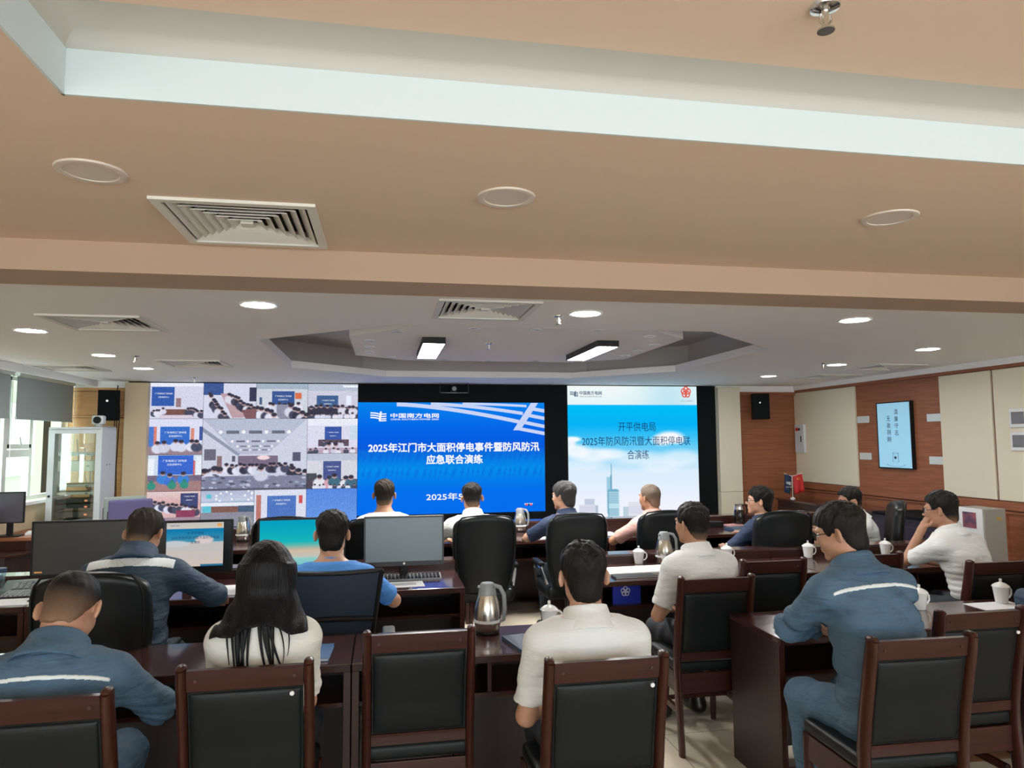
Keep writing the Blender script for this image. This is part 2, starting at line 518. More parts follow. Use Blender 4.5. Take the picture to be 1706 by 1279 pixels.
# near ceiling with its rectangular cove, and the beam
TX0, TX1, TY0, TY1 = -.835, 4.9, -1.9, 1.96
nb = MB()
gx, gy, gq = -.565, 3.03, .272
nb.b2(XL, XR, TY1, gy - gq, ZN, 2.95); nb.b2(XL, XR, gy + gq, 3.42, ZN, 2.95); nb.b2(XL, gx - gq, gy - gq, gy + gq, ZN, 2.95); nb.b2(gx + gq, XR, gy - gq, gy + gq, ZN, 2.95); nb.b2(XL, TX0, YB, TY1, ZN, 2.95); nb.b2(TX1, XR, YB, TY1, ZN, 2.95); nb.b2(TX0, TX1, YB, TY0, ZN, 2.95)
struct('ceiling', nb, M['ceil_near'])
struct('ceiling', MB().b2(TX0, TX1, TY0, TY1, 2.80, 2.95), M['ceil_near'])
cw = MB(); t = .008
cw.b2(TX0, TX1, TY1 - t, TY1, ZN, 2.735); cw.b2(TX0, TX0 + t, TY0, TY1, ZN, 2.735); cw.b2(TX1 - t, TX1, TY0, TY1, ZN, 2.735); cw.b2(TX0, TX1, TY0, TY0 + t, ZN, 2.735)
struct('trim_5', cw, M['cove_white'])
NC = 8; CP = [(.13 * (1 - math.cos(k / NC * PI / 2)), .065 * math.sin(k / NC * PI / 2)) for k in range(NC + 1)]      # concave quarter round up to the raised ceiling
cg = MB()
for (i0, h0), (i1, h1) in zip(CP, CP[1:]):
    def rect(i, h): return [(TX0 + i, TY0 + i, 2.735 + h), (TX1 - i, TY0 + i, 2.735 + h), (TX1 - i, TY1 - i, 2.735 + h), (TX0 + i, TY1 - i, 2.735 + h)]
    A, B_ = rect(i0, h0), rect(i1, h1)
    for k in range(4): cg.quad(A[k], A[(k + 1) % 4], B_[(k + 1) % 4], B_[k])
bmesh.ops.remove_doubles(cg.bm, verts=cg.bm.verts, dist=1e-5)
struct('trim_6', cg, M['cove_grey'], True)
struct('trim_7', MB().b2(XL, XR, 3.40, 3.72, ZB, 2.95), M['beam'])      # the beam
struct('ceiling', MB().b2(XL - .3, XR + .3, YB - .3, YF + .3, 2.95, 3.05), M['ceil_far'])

# walls
struct('wall_front', MB().b2(XL - .3, XR + .3, YF, YF + .2, 0, 2.95), M['blackmat'])
struct('wall_right', MB().b2(XR, XR + .2, YB, YF, 0, 2.95), M['wallwood'])
bw = MB()
bw.b2(XL, XR, YB - .2, YB, 0, .82); bw.b2(XL, XR, YB - .2, YB, 2.42, 2.95); bw.b2(XL, -3.4, YB - .2, YB, .82, 2.42); bw.b2(5.6, XR, YB - .2, YB, .82, 2.42)
for x in (-1.2, 1.1, 3.4): bw.b2(x - .06, x + .06, YB - .15, YB, .82, 2.42)
struct('wall_back', bw, M['cream'])
lw = MB()
lw.b2(XL - .2, XL, YB, YF, 0, 1.04); lw.b2(XL - .2, XL, YB, 7.1, 1.04, 2.95); lw.b2(XL - .2, XL, 7.1, YF, 2.52, 2.95); lw.b2(XL - .2, XL, 9.86, YF, 1.04, 2.52)
struct('wall_left', lw, M['beigecol'])
struct('trim_8', MB().b2(-3.64, -3.60, 3.72, YF - .12, 2.425, 2.60), M['ceil_far'])      # pelmet hiding the blind rollers
struct('trim_9', MB().b2(XL, -3.62, 3.72, YF, 2.52, 2.60), M['ceil_far'])
struct('trim_10', MB().b2(XL, XL + .07, 7.1, 9.86, 1.02, 1.06, .006), M['ceil_far'])     # window sill

# the right wall: cream fabric panels between veneer, rails and crown
def rpanel(y0, y1, z0=1.06, z1=2.395):
    tag(MB().b2(XR - .03, XR, y0, y1, z0, z1, .006).obj('wall_right_panel', M['cream']), kind='structure')


for y0, y1 in ((8.455, 9.87), (6.30, 6.99), (4.9, 6.27), (3.5, 4.87), (1.8, 3.4), (-2.5, 1.7)): rpanel(y0, y1)
struct('trim_11', MB().b2(XR - .05, XR, YB, YF, 2.435, 2.5, .004), M['ceil_far'])
struct('trim_12', MB().b2(XR - .035, XR, YB, YF, 2.40, 2.435, .004), M['wallwood'])
struct('baseboard_right', MB().b2(XR - .045, XR, YB, YF, .965, 1.05, .006), M['wallwood'])
struct('trim_13', MB().b2(XR - .025, XR, YB, YF, .93, .955, .004), M['wallwood'])
for y in (7.62, 8.35, 6.2):
    struct('trim_14', MB().b2(XR - .03, XR, y, y + .012, .0, .93), M['wallwood'])
# front wall, right of the screens
struct('wall_front', MB().b2(5.235, XR, YF - .03, YF, 0, 2.395), M['wallwood'])
struct('trim_15', MB().b2(5.235, XR, YF - .05, YF - .03, .945, 1.025, .005), M['wallwood'])
struct('trim_16', MB().b2(4.89, XR, YF - .06, YF, 2.395, 2.5, .004), M['ceil_far'])
struct('trim_17', MB().b2(5.235, XR, YF - .07, YF - .06, 2.36, 2.41), M['wallwood'])
col = MB(); col.b2(4.885, 5.235, 9.74, YF, 0.93, 2.47, .004); col.b2(4.885, 5.235, 9.74, YF, 0, .925, .004)
struct('wall_front_column', col, M['cream'])
# front wall, left of the screens
lf = MB()
z = 0.
for z0, z1 in ((0, .95), (.955, 2.03), (2.035, 2.06), (2.065, 2.37), (2.375, 2.42)): lf.b2(XL, -3.265, YF - .03, YF, z0, z1, .003)
struct('wall_front', lf, M['lightwood'])
struct('trim_18', MB().b2(XL, -3.265, YF - .05, YF, 2.42, 2.5), M['ceil_far'])
struct('wall_front_column', MB().b2(-3.265, -2.99, 9.74, 9.84, 0, 2.48, .004).b2(-3.265, -3.001, 9.84, YF, 0, 2.48), M['beigecol'])

# windows in the left wall
def window(n, y0, y1, opener):
    f = MB(); x0, x1 = XL - .13, XL - .05; q = .05
    f.b2(x0, x1, y0, y0 + q, 1.06, 2.5); f.b2(x0, x1, y1 - q, y1, 1.06, 2.5)
    f.b2(x0, x1, y0 + q, y1 - q, 1.06, 1.06 + q); f.b2(x0, x1, y0 + q, y1 - q, 2.45, 2.5)
    ym = y0 + (y1 - y0) * .44
    f.b2(x0, x1, ym - .03, ym + .03, 1.11, 2.45); f.b2(x0, x1, y0 + q, ym - .03, 1.56, 1.64)
    w = struct('window_%d' % n, f, M['alu'])
    MB().b2(XL - .095, XL - .09, y0 + q, y1 - q, 1.11, 2.45).obj('pane', M['pane'], w)
    s = MB(); a, b = y0 + q + .01, ym - .04
    s.b2(XL - .06, XL - .03, a, a + .045, 1.66, 2.44); s.b2(XL - .06, XL - .03, b - .045, b, 1.66, 2.44); s.b2(XL - .06, XL - .03, a, b, 1.65, 1.70); s.b2(XL - .06, XL - .03, a, b, 2.40, 2.44)
    s.obj('casement', M['alu'], w)
    h = MB(); h.box((XL - .02, (a + b) / 2, 1.70), (.02, .04, .02)); h.cyl((XL - .015, (a + b) / 2, 1.70), (XL - .015, (a + b) / 2 - .03, 1.78), .008); h.obj('handle', M['alu'], w)


window(1, 8.40, 9.84, True)
window(2, 7.14, 8.32, True)
struct('trim_19', MB().b2(XL - .15, XL, 8.32, 8.40, 1.04, 2.52), M['alu'])
for y0, y1, lab in ((8.42, 9.82, 'grey roller blind half lowered over the window beside the equipment rack'), (7.16, 8.28, 'grey roller blind half lowered, at the left edge of the picture')):
    b = thing('roller_blind', lab, 'blind', (XL + .06, (y0 + y1) / 2, 2.46))
    hw = (y1 - y0) / 2
    MB().cyl((0, -hw, 0), (0, hw, 0), .028).obj('roller', M['alu'], b)
    MB().b2(-.0015, .0015, -hw, hw, -.47, 0).obj('fabric', M['blind'], b)
    MB().b2(-.008, .008, -hw, hw, -.49, -.465, .003).obj('hem_bar', M['blind'], b)
    tb = MB(); tb.tube([(.03, hw - .01, 0), (.03, hw - .01, -.9)], .004, 6); tb.obj('cord', M['white'], b)
ext = thing('building', 'pale building facade across the yard, seen through the left window', 'building', (-8, 9, -4))
M['facade'] = mat('pale_facade', (.155, .178, .118), .9)
MB().b2(-.3, 0, -9, 14, 0, 8).obj('wall', M['facade'], ext)
for k in range(5):
    f = MB(); y = -6 + k * 3.4
    f.b2(0, .05, y, y + 1.5, 5.0, 6.6); wn = f.obj('window', mat('facade_frame', (.19, .20, .17), .7), ext)
    MB().b2(.05, .06, y + .1, y + 1.4, 5.1, 6.5).obj('pane', mat('facade_glass', (.11, .13, .11), .3), wn)

# ------------------------------------------------------------------ lamps, vents and sprinklers on the ceiling
def downlight():
    t = thing('downlight', None, 'ceiling light', (0, 0, 0), group='lit round downlights')
    MB().lathe([(.088, 0), (.090, -.006), (.104, -.009), (.108, -.004), (.108, 0)], n=36).obj('trim_ring', M['white'], t, True)
    MB().lathe([(0, -.004), (.089, -.0045), (.089, -.001), (0, -.001)], n=36).obj('diffuser', M['diff'], t)
    return t


dl = downlight()
for i, (x, y, lab) in enumerate([(-.72, 4.24, 'lit round downlight left of the ceiling recess, just past the beam'),
                                 (1.25, 4.25, 'lit round downlight right of the near grille, just past the beam'),
                                 (3.13, 4.23, 'lit round downlight on the right, just past the beam'),
                                 (-2.45, 5.44, 'lit round downlight farthest left, in front of the left grille'),
                                 (-2.5, 6.89, 'lit round downlight left of the small sprinkler near the window side'),
                                 (-2.53, 8.06, 'lit round downlight between the left sprinkler and the video wall'),
                                 (4.83, 5.55, 'lit round downlight nearest the right wall'),
                                 (4.83, 6.86, 'lit round downlight beside the dark grille near the right wall'),
                                 (4.82, 8.22, 'lit round downlight above the right end of the screens')]):
    if i: dup(dl, (x, y, ZF), 0, lab)
    else: dl.location = (x, y, ZF); dl['label'] = lab

sp = thing('ceiling_light', 'unlit round ceiling light left of the near air grille', 'ceiling light', (-.97, 2.51, ZN), group='unlit round ceiling lights')
MB().lathe([(.082, 0), (.084, -.006), (.098, -.008), (.108, -.006), (.110, 0)], n=40).obj('trim_ring', M['off'], sp, True)
MB().lathe([(0, -.003), (.083, -.0035), (.083, 0), (0, 0)], n=40).obj('diffuser', M['off'], sp)
dup(sp, (.445, 2.54, ZN), 0, 'unlit round ceiling light in the middle of the near ceiling')
dup(sp, (2.055, 2.53, ZN), 0, 'unlit round ceiling light on the right of the near ceiling')


def grille(S):
    t = thing('air_grille', None, 'air vent', group='square ceiling air grilles')
    f = MB(); h = S / 2; fw = .035
    f.b2(-h, h, -h, -h + fw, -.012, 0); f.b2(-h, h, h - fw, h, -.012, 0); f.b2(-h, -h + fw, -h + fw, h - fw, -.012, 0); f.b2(h - fw, h, -h + fw, h - fw, -.012, 0)
    f.obj('frame', M['louver'], t)
    MB().b2(-h + fw, h - fw, -h + fw, h - fw, .055, .058).obj('backing', M['dark'], t)
    n = 6; s0 = h - fw - .010; st = (s0 - .03) / n
    for k in range(n):
        a = s0 - k * st; b = a - .032; z0, z1 = -.006, .016
        m = MB(); A = [(-a, -a), (a, -a), (a, a), (-a, a)]; Bq = [(-b, -b), (b, -b), (b, b), (-b, b)]
        for i in range(4):
            j = (i + 1) % 4
            m.quad((*A[i], z0), (*A[j], z0), (*Bq[j], z1), (*Bq[i], z1))
            m.quad((*A[i], z0 + .003), (*A[j], z0 + .003), (*Bq[j], z1 + .003), (*Bq[i], z1 + .003))
            m.quad((*A[i], z0), (*A[j], z0), (*A[j], z0 + .003), (*A[i], z0 + .003))
        bmesh.ops.remove_doubles(m.bm, verts=m.bm.verts, dist=1e-5)
        m.obj('louver', M['louver'], t)
    MB().box((0, 0, 0), (.05, .05, .012)).obj('core', M['louver'], t)
    return t


g = grille(.60)
for i, (x, y, z, lab) in enumerate([(-.565, 3.03, ZN, 'large square air grille in the near ceiling, left of centre'),
                                    (.60, 4.22, ZF, 'square air grille half hidden behind the beam, left of the middle'),
                                    (-1.82, 5.03, ZF, 'square air grille on the left, behind the leftmost downlight'),
                                    (-1.87, 7.50, ZF, 'square air grille on the left, nearest the video wall'),
                                    (-3.25, 8.08, ZF, 'small dark square air grille beside the window pelmet'),
                                    (5.55, 7.02, ZF, 'dark square air grille nearest the right wall'),
                                    (5.62, 8.20, ZF, 'dark square air grille in the far right corner of the ceiling')]):
    zz = z - .0005
    if i: dup(g, (x, y, zz), 0, lab)
    else: g.location = (x, y, zz); g['label'] = lab


def sprinkler(x, y, z, lab, s=1.):
    t = thing('sprinkler', lab, 'sprinkler', (x, y, z), group='fire sprinklers')
    MB().lathe([(.0, 0), (.032 * s, 0), (.030 * s, -.006 * s), (.012 * s, -.012 * s), (0, -.012 * s)], n=20).obj('escutcheon', M['chrome'], t, True)
    b = MB(); b.cyl((0, 0, -.01 * s), (0, 0, -.045 * s), .008 * s, .006 * s); b.tube([(-.011 * s, 0, -.02 * s), (-.014 * s, 0, -.032 * s), (0, 0, -.052 * s), (.014 * s, 0, -.032 * s), (.011 * s, 0, -.02 * s)], .003 * s, 6)
    b.obj('body', M['steel'], t)
    MB().lathe([(0, -.052 * s), (.018 * s, -.052 * s), (.018 * s, -.056 * s), (0, -.056 * s)], n=14).obj('deflector', M['steel'], t)


sprinkler(1.10, 1.545, 2.80, 'bright metal fire sprinkler hanging from the near raised ceiling', 1.2)
sprinkler(.90, 6.05, 2.55, 'fire sprinkler between the two hanging panel lamps')
sprinkler(1.10, 4.36, ZF, 'fire sprinkler beside the middle round downlight')
sprinkler(-2.25, 6.95, ZF, 'fire sprinkler on the left, between two round downlights')
sprinkler(4.61, 6.77, ZF, 'fire sprinkler beside a downlight near the right wall')
sprinkler(-2.3, 9.2, ZF, 'fire sprinkler above the left video wall')

for x, lab in ((.40, 'left of the two black framed rectangular panel lamps'), (1.885, 'right of the two black framed rectangular panel lamps')):
    t = thing('panel_lamp', lab, 'ceiling lamp', (x, 6.27, 2.55), group='black framed panel lamps')
    f = MB(); f.b2(-.095, -.088, -.53, .53, -.055, 0); f.b2(.088, .095, -.53, .53, -.055, 0); f.b2(-.088, .088, -.53, -.523, -.055, 0); f.b2(-.088, .088, .523, .53, -.055, 0); f.b2(-.088, .088, -.523, .523, -.012, 0)
    f.obj('housing', M['black'], t)
    MB().b2(-.0875, .0875, -.5225, .5225, -.053, -.046).obj('diffuser', M['diff'], t)

md = thing('mini_downlight', None, 'ceiling light', group='small unlit downlights on the dropped panel')
MB().lathe([(.034, 0), (.036, -.005), (.048, -.006), (.050, 0)], n=20).obj('trim_ring', M['white'], md, True)
MB().lathe([(0, -.001), (.035, -.0015), (.035, 0), (0, 0)], n=20).obj('lens', M['greyplast'], md)
for i, (x, y, lab) in enumerate([(.10, 5.49, 'small downlight at the near left corner of the dropped panel'), (.67, 5.25, 'small downlight on the near edge, left of the left panel lamp tip'), (-.13, 6.0, 'nearest of three small downlights along the panel left edge'),
                                 (-.135, 6.4, 'middle of three small downlights along the panel left edge'), (-.15, 6.75, 'farthest of three small downlights along the panel left edge'), (.07, 7.15, 'small downlight at the far left corner of the dropped panel'),
                                 (.62, 7.32, 'small downlight beyond the far end of the left panel lamp'), (1.08, 7.34, 'small downlight at the middle of the far panel edge'), (1.14, 5.24, 'small downlight at the middle of the near panel edge'),
                                 (1.63, 5.23, 'small downlight at the near edge, before the right panel lamp'), (2.15, 5.46, 'small downlight at the near right corner of the dropped panel'), (2.38, 5.94, 'nearest of three small downlights along the panel right edge'),
                                 (2.385, 6.35, 'middle of three small downlights along the panel right edge'), (2.39, 6.75, 'farthest of three small downlights along the panel right edge'), (2.13, 7.13, 'small downlight at the far right corner of the dropped panel'),
                                 (1.59, 7.32, 'small downlight beyond the far end of the right panel lamp')]):
    if i: dup(md, (x, y, 2.55), 0, lab)
    else: md.location = (x, y, 2.55); md['label'] = lab

# ------------------------------------------------------------------ the screens on the front wall
class Paint:
    """a small canvas of sRGB colours, origin top left, unit coordinates"""
    def __init__(s, w, h, c): s.w, s.h = w, h; s.a = np.tile(np.array(c, float), (h, w, 1)); s.y, s.x = np.mgrid[0:h, 0:w]; s.x = (s.x + .5) / w; s.y = (s.y + .5) / h
    def mask(s, m, c, al=1.):
        m = np.clip(m, 0, 1)[..., None] * al; s.a = s.a * (1 - m) + np.array(c, float) * m; return s
    def rect(s, x0, y0, x1, y1, c, al=1.): return s.mask(((s.x >= x0) & (s.x <= x1) & (s.y >= y0) & (s.y <= y1)).astype(float), c, al)
    def ell(s, cx, cy, rx, ry, c, al=1., soft=.25):
        d = np.sqrt(((s.x - cx) / rx) ** 2 + ((s.y - cy) / ry) ** 2); return s.mask((1 - d) / soft + .5, c, al)
    def poly(s, ps, c, al=1.):
        m = np.ones_like(s.x, bool); n = len(ps)
        ar = sum(ps[i][0] * ps[(i + 1) % n][1] - ps[(i + 1) % n][0] * ps[i][1] for i in range(n))
        for i in range(n):
            (x0, y0), (x1, y1) = ps[i], ps[(i + 1) % n]
            m &= ((x1 - x0) * (s.y - y0) - (y1 - y0) * (s.x - x0)) * (1 if ar > 0 else -1) >= 0
        return s.mask(m.astype(float), c, al)
    def vgrad(s, y0, y1, c0, c1, x0=0, x1=1):
        t = np.clip((s.y - y0) / (y1 - y0), 0, 1)[..., None]; g = np.array(c0) * (1 - t) + np.array(c1) * t
        m = ((s.y >= y0) & (s.y <= y1) & (s.x >= x0) & (s.x <= x1))[..., None]; s.a = np.where(m, g, s.a); return s
    def people(s, rng, n, x0, x1, y0, y1, sz, cols, skin=(.75, .6, .58), hair=(.12, .11, .16)):
        for i in range(n):
            x = x0 + (x1 - x0) * (i + .5) / n + rng.uniform(-.3, .3) * (x1 - x0) / n; y = y0 + (y1 - y0) * (i + .5) / n + rng.uniform(-.2, .2) * sz
            c = cols[rng.integers(len(cols))]
            s.ell(x, y + sz * .85, sz * .62, sz * .75, c); s.ell(x, y, sz * .26, sz * .36, skin); s.ell(x, y - sz * .12, sz * .27, sz * .27, hair)
        return s
    def speck(s, rng, amt): s.a = np.clip(s.a + rng.normal(0, amt, s.a.shape[:2])[..., None], 0, 1); return s


M['display'] = display_mat('led_display', 1.0)


def screen_mesh(name, p, x0, x1, z0, z1, y, parent):
    h, w = p.h, p.w
    xs = np.linspace(x0, x1, w); zs = np.linspace(z1, z0, h)
    X, Z = np.meshgrid(xs, zs); V = np.stack([X, np.full_like(X, y), Z], -1).reshape(-1, 3)
    i = np.arange((h - 1) * (w - 1)); r, c = i // (w - 1), i % (w - 1); a = r * w + c
    Q = np.stack([a, a + w, a + w + 1, a + 1], 1)
    me = bpy.data.meshes.new(name); me.vertices.add(len(V)); me.vertices.foreach_set('co', V.astype(np.float32).ravel())
    me.loops.add(len(Q) * 4); me.loops.foreach_set('vertex_index', Q.astype(np.int32).ravel())
    me.polygons.add(len(Q)); me.polygons.foreach_set('loop_start', np.arange(0, len(Q) * 4, 4, dtype=np.int32)); me.update(calc_edges=True)
    ca = me.color_attributes.new('display', 'FLOAT_COLOR', 'POINT'); s = np.clip(p.a, 0, 1)
    l = np.where(s <= .04045, s / 12.92, ((s + .055) / 1.055) ** 2.4).reshape(-1, 3)
    ca.data.foreach_set('color', np.concatenate([l, np.ones((len(l), 1))], 1).astype(np.float32).ravel())
    return link_mesh(name, me, M['display'], parent)


M['ewhite'] = emat('lit_white', (.93, .95, 1), 1.)
M['elav'] = emat('lit_lavender', (.58, .66, .92), 1.)
M['enavy'] = emat('lit_navy', (.012, .05, .16), 1.)
M['ered'] = emat('lit_red', (.78, .10, .07), 1.)
M['egrey'] = emat('lit_grey', (.35, .38, .45), 1.)


def logo(parent, m, x, z, w, y, name='logo'):
    """the power company's mark: three bars swept into a slanting stroke with three more bars to its right"""
    mb = MB(); h = w * .62
    def strip(pts, th):
        for (x0, z0), (x1, z1) in zip(pts, pts[1:]):
            mb.quad((x + x0 * w, y, z + z0 * h - th / 2), (x + x1 * w, y, z + z1 * h - th / 2), (x + x1 * w, y, z + z1 * h + th / 2), (x + x0 * w, y, z + z0 * h + th / 2))
    for k, zz in enumerate((.36, .12, -.12)):
        strip([(-.5, zz), (-.3, zz - .005), (-.1, zz - .05), (.08, zz - .14)], h * .13)
    mb.quad((x + .02 * w, y, z - .5 * h), (x + .14 * w, y, z - .5 * h), (x + .22 * w, y, z + .5 * h), (x + .10 * w, y, z + .5 * h))
    for k, zz in enumerate((.22, -.02, -.26, -.46)):
        strip([(.1, zz), (.3, zz + .01), (.5, zz + .03)], h * .12)
    return mb.obj(name, m, parent)


wall = thing('led_video_wall', 'wide black LED video wall showing a meeting mosaic and two blue slides', 'video wall', (0, 0, 0))
fr = MB(); fr.b2(-3.0, 4.885, 9.842, 9.9, .05, 2.492)
fr.obj('cabinet', M['blackmat'], wall)
SY = 9.838


def feeds():
    rng = np.random.default_rng(5)
    WH = [(.9, .9, .95), (.85, .86, .93), (.2, .22, .3), (.8, .82, .88)]; DK = [(.12, .12, .18), (.2, .2, .28), (.85, .85, .9)]
    BLUE = (.10, .27, .62); cw, ch = .6625, .4700
    X = lambda c: -3.0 + c * cw; Z = lambda r: 2.488 - r * ch
    caps = []
    def add(c, r, p, cs=1, rs=1, cap=None, rows=None):
        x0, x1, z1, z0 = X(c) + .002, X(c + cs) - .002, Z(r) - .002, Z(r + rs) + .002
        p.a = p.a * .84 + np.array((.84, .84, .95)) * .16
        o = screen_mesh('video_feed', p.speck(rng, .03), x0, x1, z0, z1, SY, wall)
        if cap:
            cx, cy, wd = cap
            for k, (tx, dw) in enumerate((('广东电网江门供电局', 1.), ('应急指挥中心', .62))):
                text('caption', tx, M['ewhite'], o, (x0 + (x1 - x0) * cx, SY - .002, z1 - (z1 - z0) * (cy + k * .10)), width=wd * dw * (x1 - x0))
    N = (96, 68)
    p = Paint(*N, (.83, .83, .91)); p.rect(0, 0, 1, .1, (.93, .94, .99)); p.rect(.04, .12, .46, .64, BLUE); p.rect(.49, .42, .58, .68, (.55, .42, .42)); p.poly([(.26, .74), (.72, .74), (.86, .92), (.14, .92)], (.42, .25, .20))
    p.people(rng, 5, .02, .28, .84, .72, .1, WH); p.people(rng, 6, .68, .98, .7, .82, .12, DK); p.rect(.2, .9, .8, 1, (.86, .80, .86)); add(0, 0, p, cap=(.26, .30, .32))
    p = Paint(*N, (.84, .85, .92)); p.rect(0, 0, .38, .34, (.14, .26, .52)); p.rect(.86, .12, 1, .52, (.12, .13, .22)); p.poly([(.32, .3), (.45, .3), (.95, .95), (.55, .98)], (.72, .58, .60)); p.people(rng, 9, .1, .42, .28, .92, .15, DK); p.people(rng, 9, .45, .98, .28, .74, .15, DK); p.poly([(.72, .75), (1, .72), (1, 1), (.8, 1)], (.45, .28, .28)); add(1, 0, p)
    p = Paint(*N, (.80, .83, .86)); p.rect(0, 0, 1, .16, (.60, .68, .74)); p.rect(.3, .22, .74, .60, (.13, .26, .52)); p.rect(.75, .26, .88, .44, (.85, .38, .20)); p.rect(.06, .4, .11, .6, (.2, .3, .45)); p.people(rng, 7, .2, .85, .6, .6, .14, WH); p.rect(.4, .6, .62, 1, (.52, .52, .60)); p.people(rng, 5, 0, .4, .68, .9, .2, WH + DK); p.people(rng, 5, .62, 1, .66, .9, .2, WH + DK); add(2, 0, p, cap=(.52, .36, .32))
    p = Paint(*N, (.80, .80, .86)); p.rect(0, 0, 1, .2, (.70, .74, .80)); p.rect(.7, .04, 1, .1, (.96, .97, 1)); p.rect(.18, .34, .6, .66, (.16, .30, .50)); p.rect(.76, .34, .86, .6, (.92, .95, 1)); p.rect(0, .66, 1, 1, (.24, .22, .28)); p.people(rng, 9, .02, .98, .66, .66, .15, DK); p.people(rng, 8, .02, .98, .86, .86, .1, WH); add(3, 0, p, cap=(.4, .48, .26))
    p = Paint(*N, (.87, .88, .96)); p.rect(0, .22, .1, .8, (.2, .42, .78)); p.rect(.1, .22, .16, .78, (.86, .45, .36)); p.rect(.22, .22, .76, .72, (.12, .36, .76)); p.rect(.78, .26, .84, .78, (.86, .5, .4)); p.rect(.94, .22, 1, .6, (.16, .26, .56)); p.rect(0, .76, 1, 1, (.55, .45, .48)); p.people(rng, 6, .12, .98, .66, .66, .17, WH); add(0, 1, p, cap=(.5, .38, .40))
    p = Paint(*N, (.80, .87, .93)); p.rect(.02, .1, .12, .62, (.94, .97, .99)); p.rect(.2, .02, .84, .54, (.13, .33, .78)); p.rect(.84, .16, .88, .6, (.85, .3, .25)); p.rect(.90, .06, 1, .6, (.92, .95, .98)); p.rect(0, .56, 1, .72, (.4, .34, .42)); p.rect(0, .72, 1, 1, (.60, .44, .42)); p.people(rng, 3, .16, .74, .54, .54, .18, [(.15, .45, .82), (.18, .40, .80)]); p.people(rng, 3, .02, .9, .72, .72, .13, [(.12, .52, .42)], (.12, .5, .4), (.12, .45, .38)); add(0, 2, p, cap=(.5, .16, .44))
    p = Paint(192, 136, (.80, .82, .88)); p.poly([(0, 0), (1, 0), (.62, .5), (.34, .5)], (.70, .73, .80)); p.poly([(0, .12), (.36, .5), (.33, .52), (0, .18)], (.52, .56, .64))
    for k, (yy, a, b) in enumerate(((.19, .17, .82), (.32, .28, .72), (.39, .33, .66), (.44, .36, .63))):
        for q in range(3): p.rect(a + (b - a) * (q / 3 + .08), yy - .018 / (k + 1), a + (b - a) * (q / 3 + .27), yy + .02 / (k + 1), (.34, .36, .42))
        for q in range(4): p.ell(a + (b - a) * q / 3, yy, .018 / (1 + k * .4), .025 / (1 + k * .4), (.98, .98, 1))
    p.rect(.34, .52, .72, .68, (.42, .36, .44)); p.ell(.58, .55, .06, .03, (.98, .86, .86)); p.rect(.02, .43, .13, .58, (.35, .34, .40)); p.rect(.86, .48, .94, .6, (.26, .28, .36)); p.rect(.14, .52, .19, .74, (.50, .38, .38)); p.rect(.28, .52, .31, .6, (.3, .3, .36))
    p.people(rng, 16, .22, .86, .66, .66, .075, DK + WH); p.people(rng, 4, 0, .2, .76, .70, .13, WH); p.people(rng, 3, .84, 1, .7, .76, .11, DK); p.rect(0, .80, 1, 1, (.44, .46, .56))
    for q in range(60): p.ell(rng.uniform(0, 1), rng.uniform(.78, 1), .022, .014, [(.8, .82, .9), (.22, .24, .32), (.62, .66, .76)][q % 3], .8)
    p.people(rng, 1, .53, .57, .70, .70, .11, WH); p.rect(0, .97, 1, 1, (.30, .30, .36)); add(1, 1, p, 2, 2)
    p = Paint(*N, (.87, .86, .93)); p.rect(0, 0, 1, .2, (.93, .94, .98)); p.rect(.34, .24, .68, .62, (.13, .26, .60)); p.rect(.84, .2, 1, .6, (.78, .86, .92)); p.rect(.22, .60, .82, .80, (.30, .22, .26)); p.people(rng, 4, .3, .72, .66, .66, .1, WH); p.people(rng, 2, .34, .66, .76, .76, .17, [(.85, .8, .84)]); p.rect(0, .84, 1, 1, (.72, .62, .68)); p.people(rng, 7, 0, 1, .88, .88, .09, WH); add(3, 1, p, cap=(.51, .40, .22))
    p = Paint(*N, (.84, .84, .88)); p.rect(0, 0, 1, .2, (.72, .76, .82)); p.rect(.32, .22, .68, .74, (.20, .26, .50)); p.rect(0, .56, .2, .84, (.2, .22, .24)); p.rect(0, .74, 1, 1, (.24, .20, .24)); p.people(rng, 5, .16, .98, .68, .68, .2, [(.18, .36, .44), (.85, .62, .66), (.9, .9, .92)]); p.people(rng, 9, .12, .98, .9, .9, .08, WH); add(3, 2, p, cap=(.5, .38, .26))
    p = Paint(*N, (.86, .68, .66)); p.vgrad(0, .4, (.90, .80, .78), (.82, .60, .58)); p.rect(.62, .06, .95, .5, (.16, .20, .38)); p.people(rng, 10, .1, .96, .3, .46, .14, DK + WH); p.rect(.55, .52, .9, .72, (.50, .16, .26)); p.rect(0, .7, 1, 1, (.6, .5, .55)); add(0, 3, p, cap=(.79, .14, .2))
    p = Paint(*N, (.62, .70, .80)); p.vgrad(0, .3, (.66, .70, .80), (.76, .80, .88));
    for q in range(14): p.ell(rng.uniform(0, 1), rng.uniform(.02, .3), .02, .03, (.98, .98, 1))
    p.rect(.1, .1, .2, .22, (.3, .75, .82)); p.rect(0, .34, 1, .42, (.92, .94, .97)); p.rect(.04, .42, .2, .6, (.3, .75, .82)); p.rect(.2, .44, .7, .6, (.45, .28, .22)); p.rect(.7, .42, 1, .6, (.2, .3, .4)); p.rect(0, .6, 1, 1, (.5, .5, .55)); add(1, 3, p)
    p = Paint(*N, (.86, .88, .93)); p.rect(.04, .14, .14, .9, (.72, .42, .36)); p.rect(.25, .18, .80, .8, (.22, .40, .72)); p.rect(.85, .18, .93, .4, (.80, .25, .25)); add(2, 3, p, cap=(.52, .3, .34))
    p = Paint(*N, (.28, .50, .86)); p.vgrad(0, 1, (.26, .48, .86), (.34, .56, .90)); add(3, 3, p)


feeds()


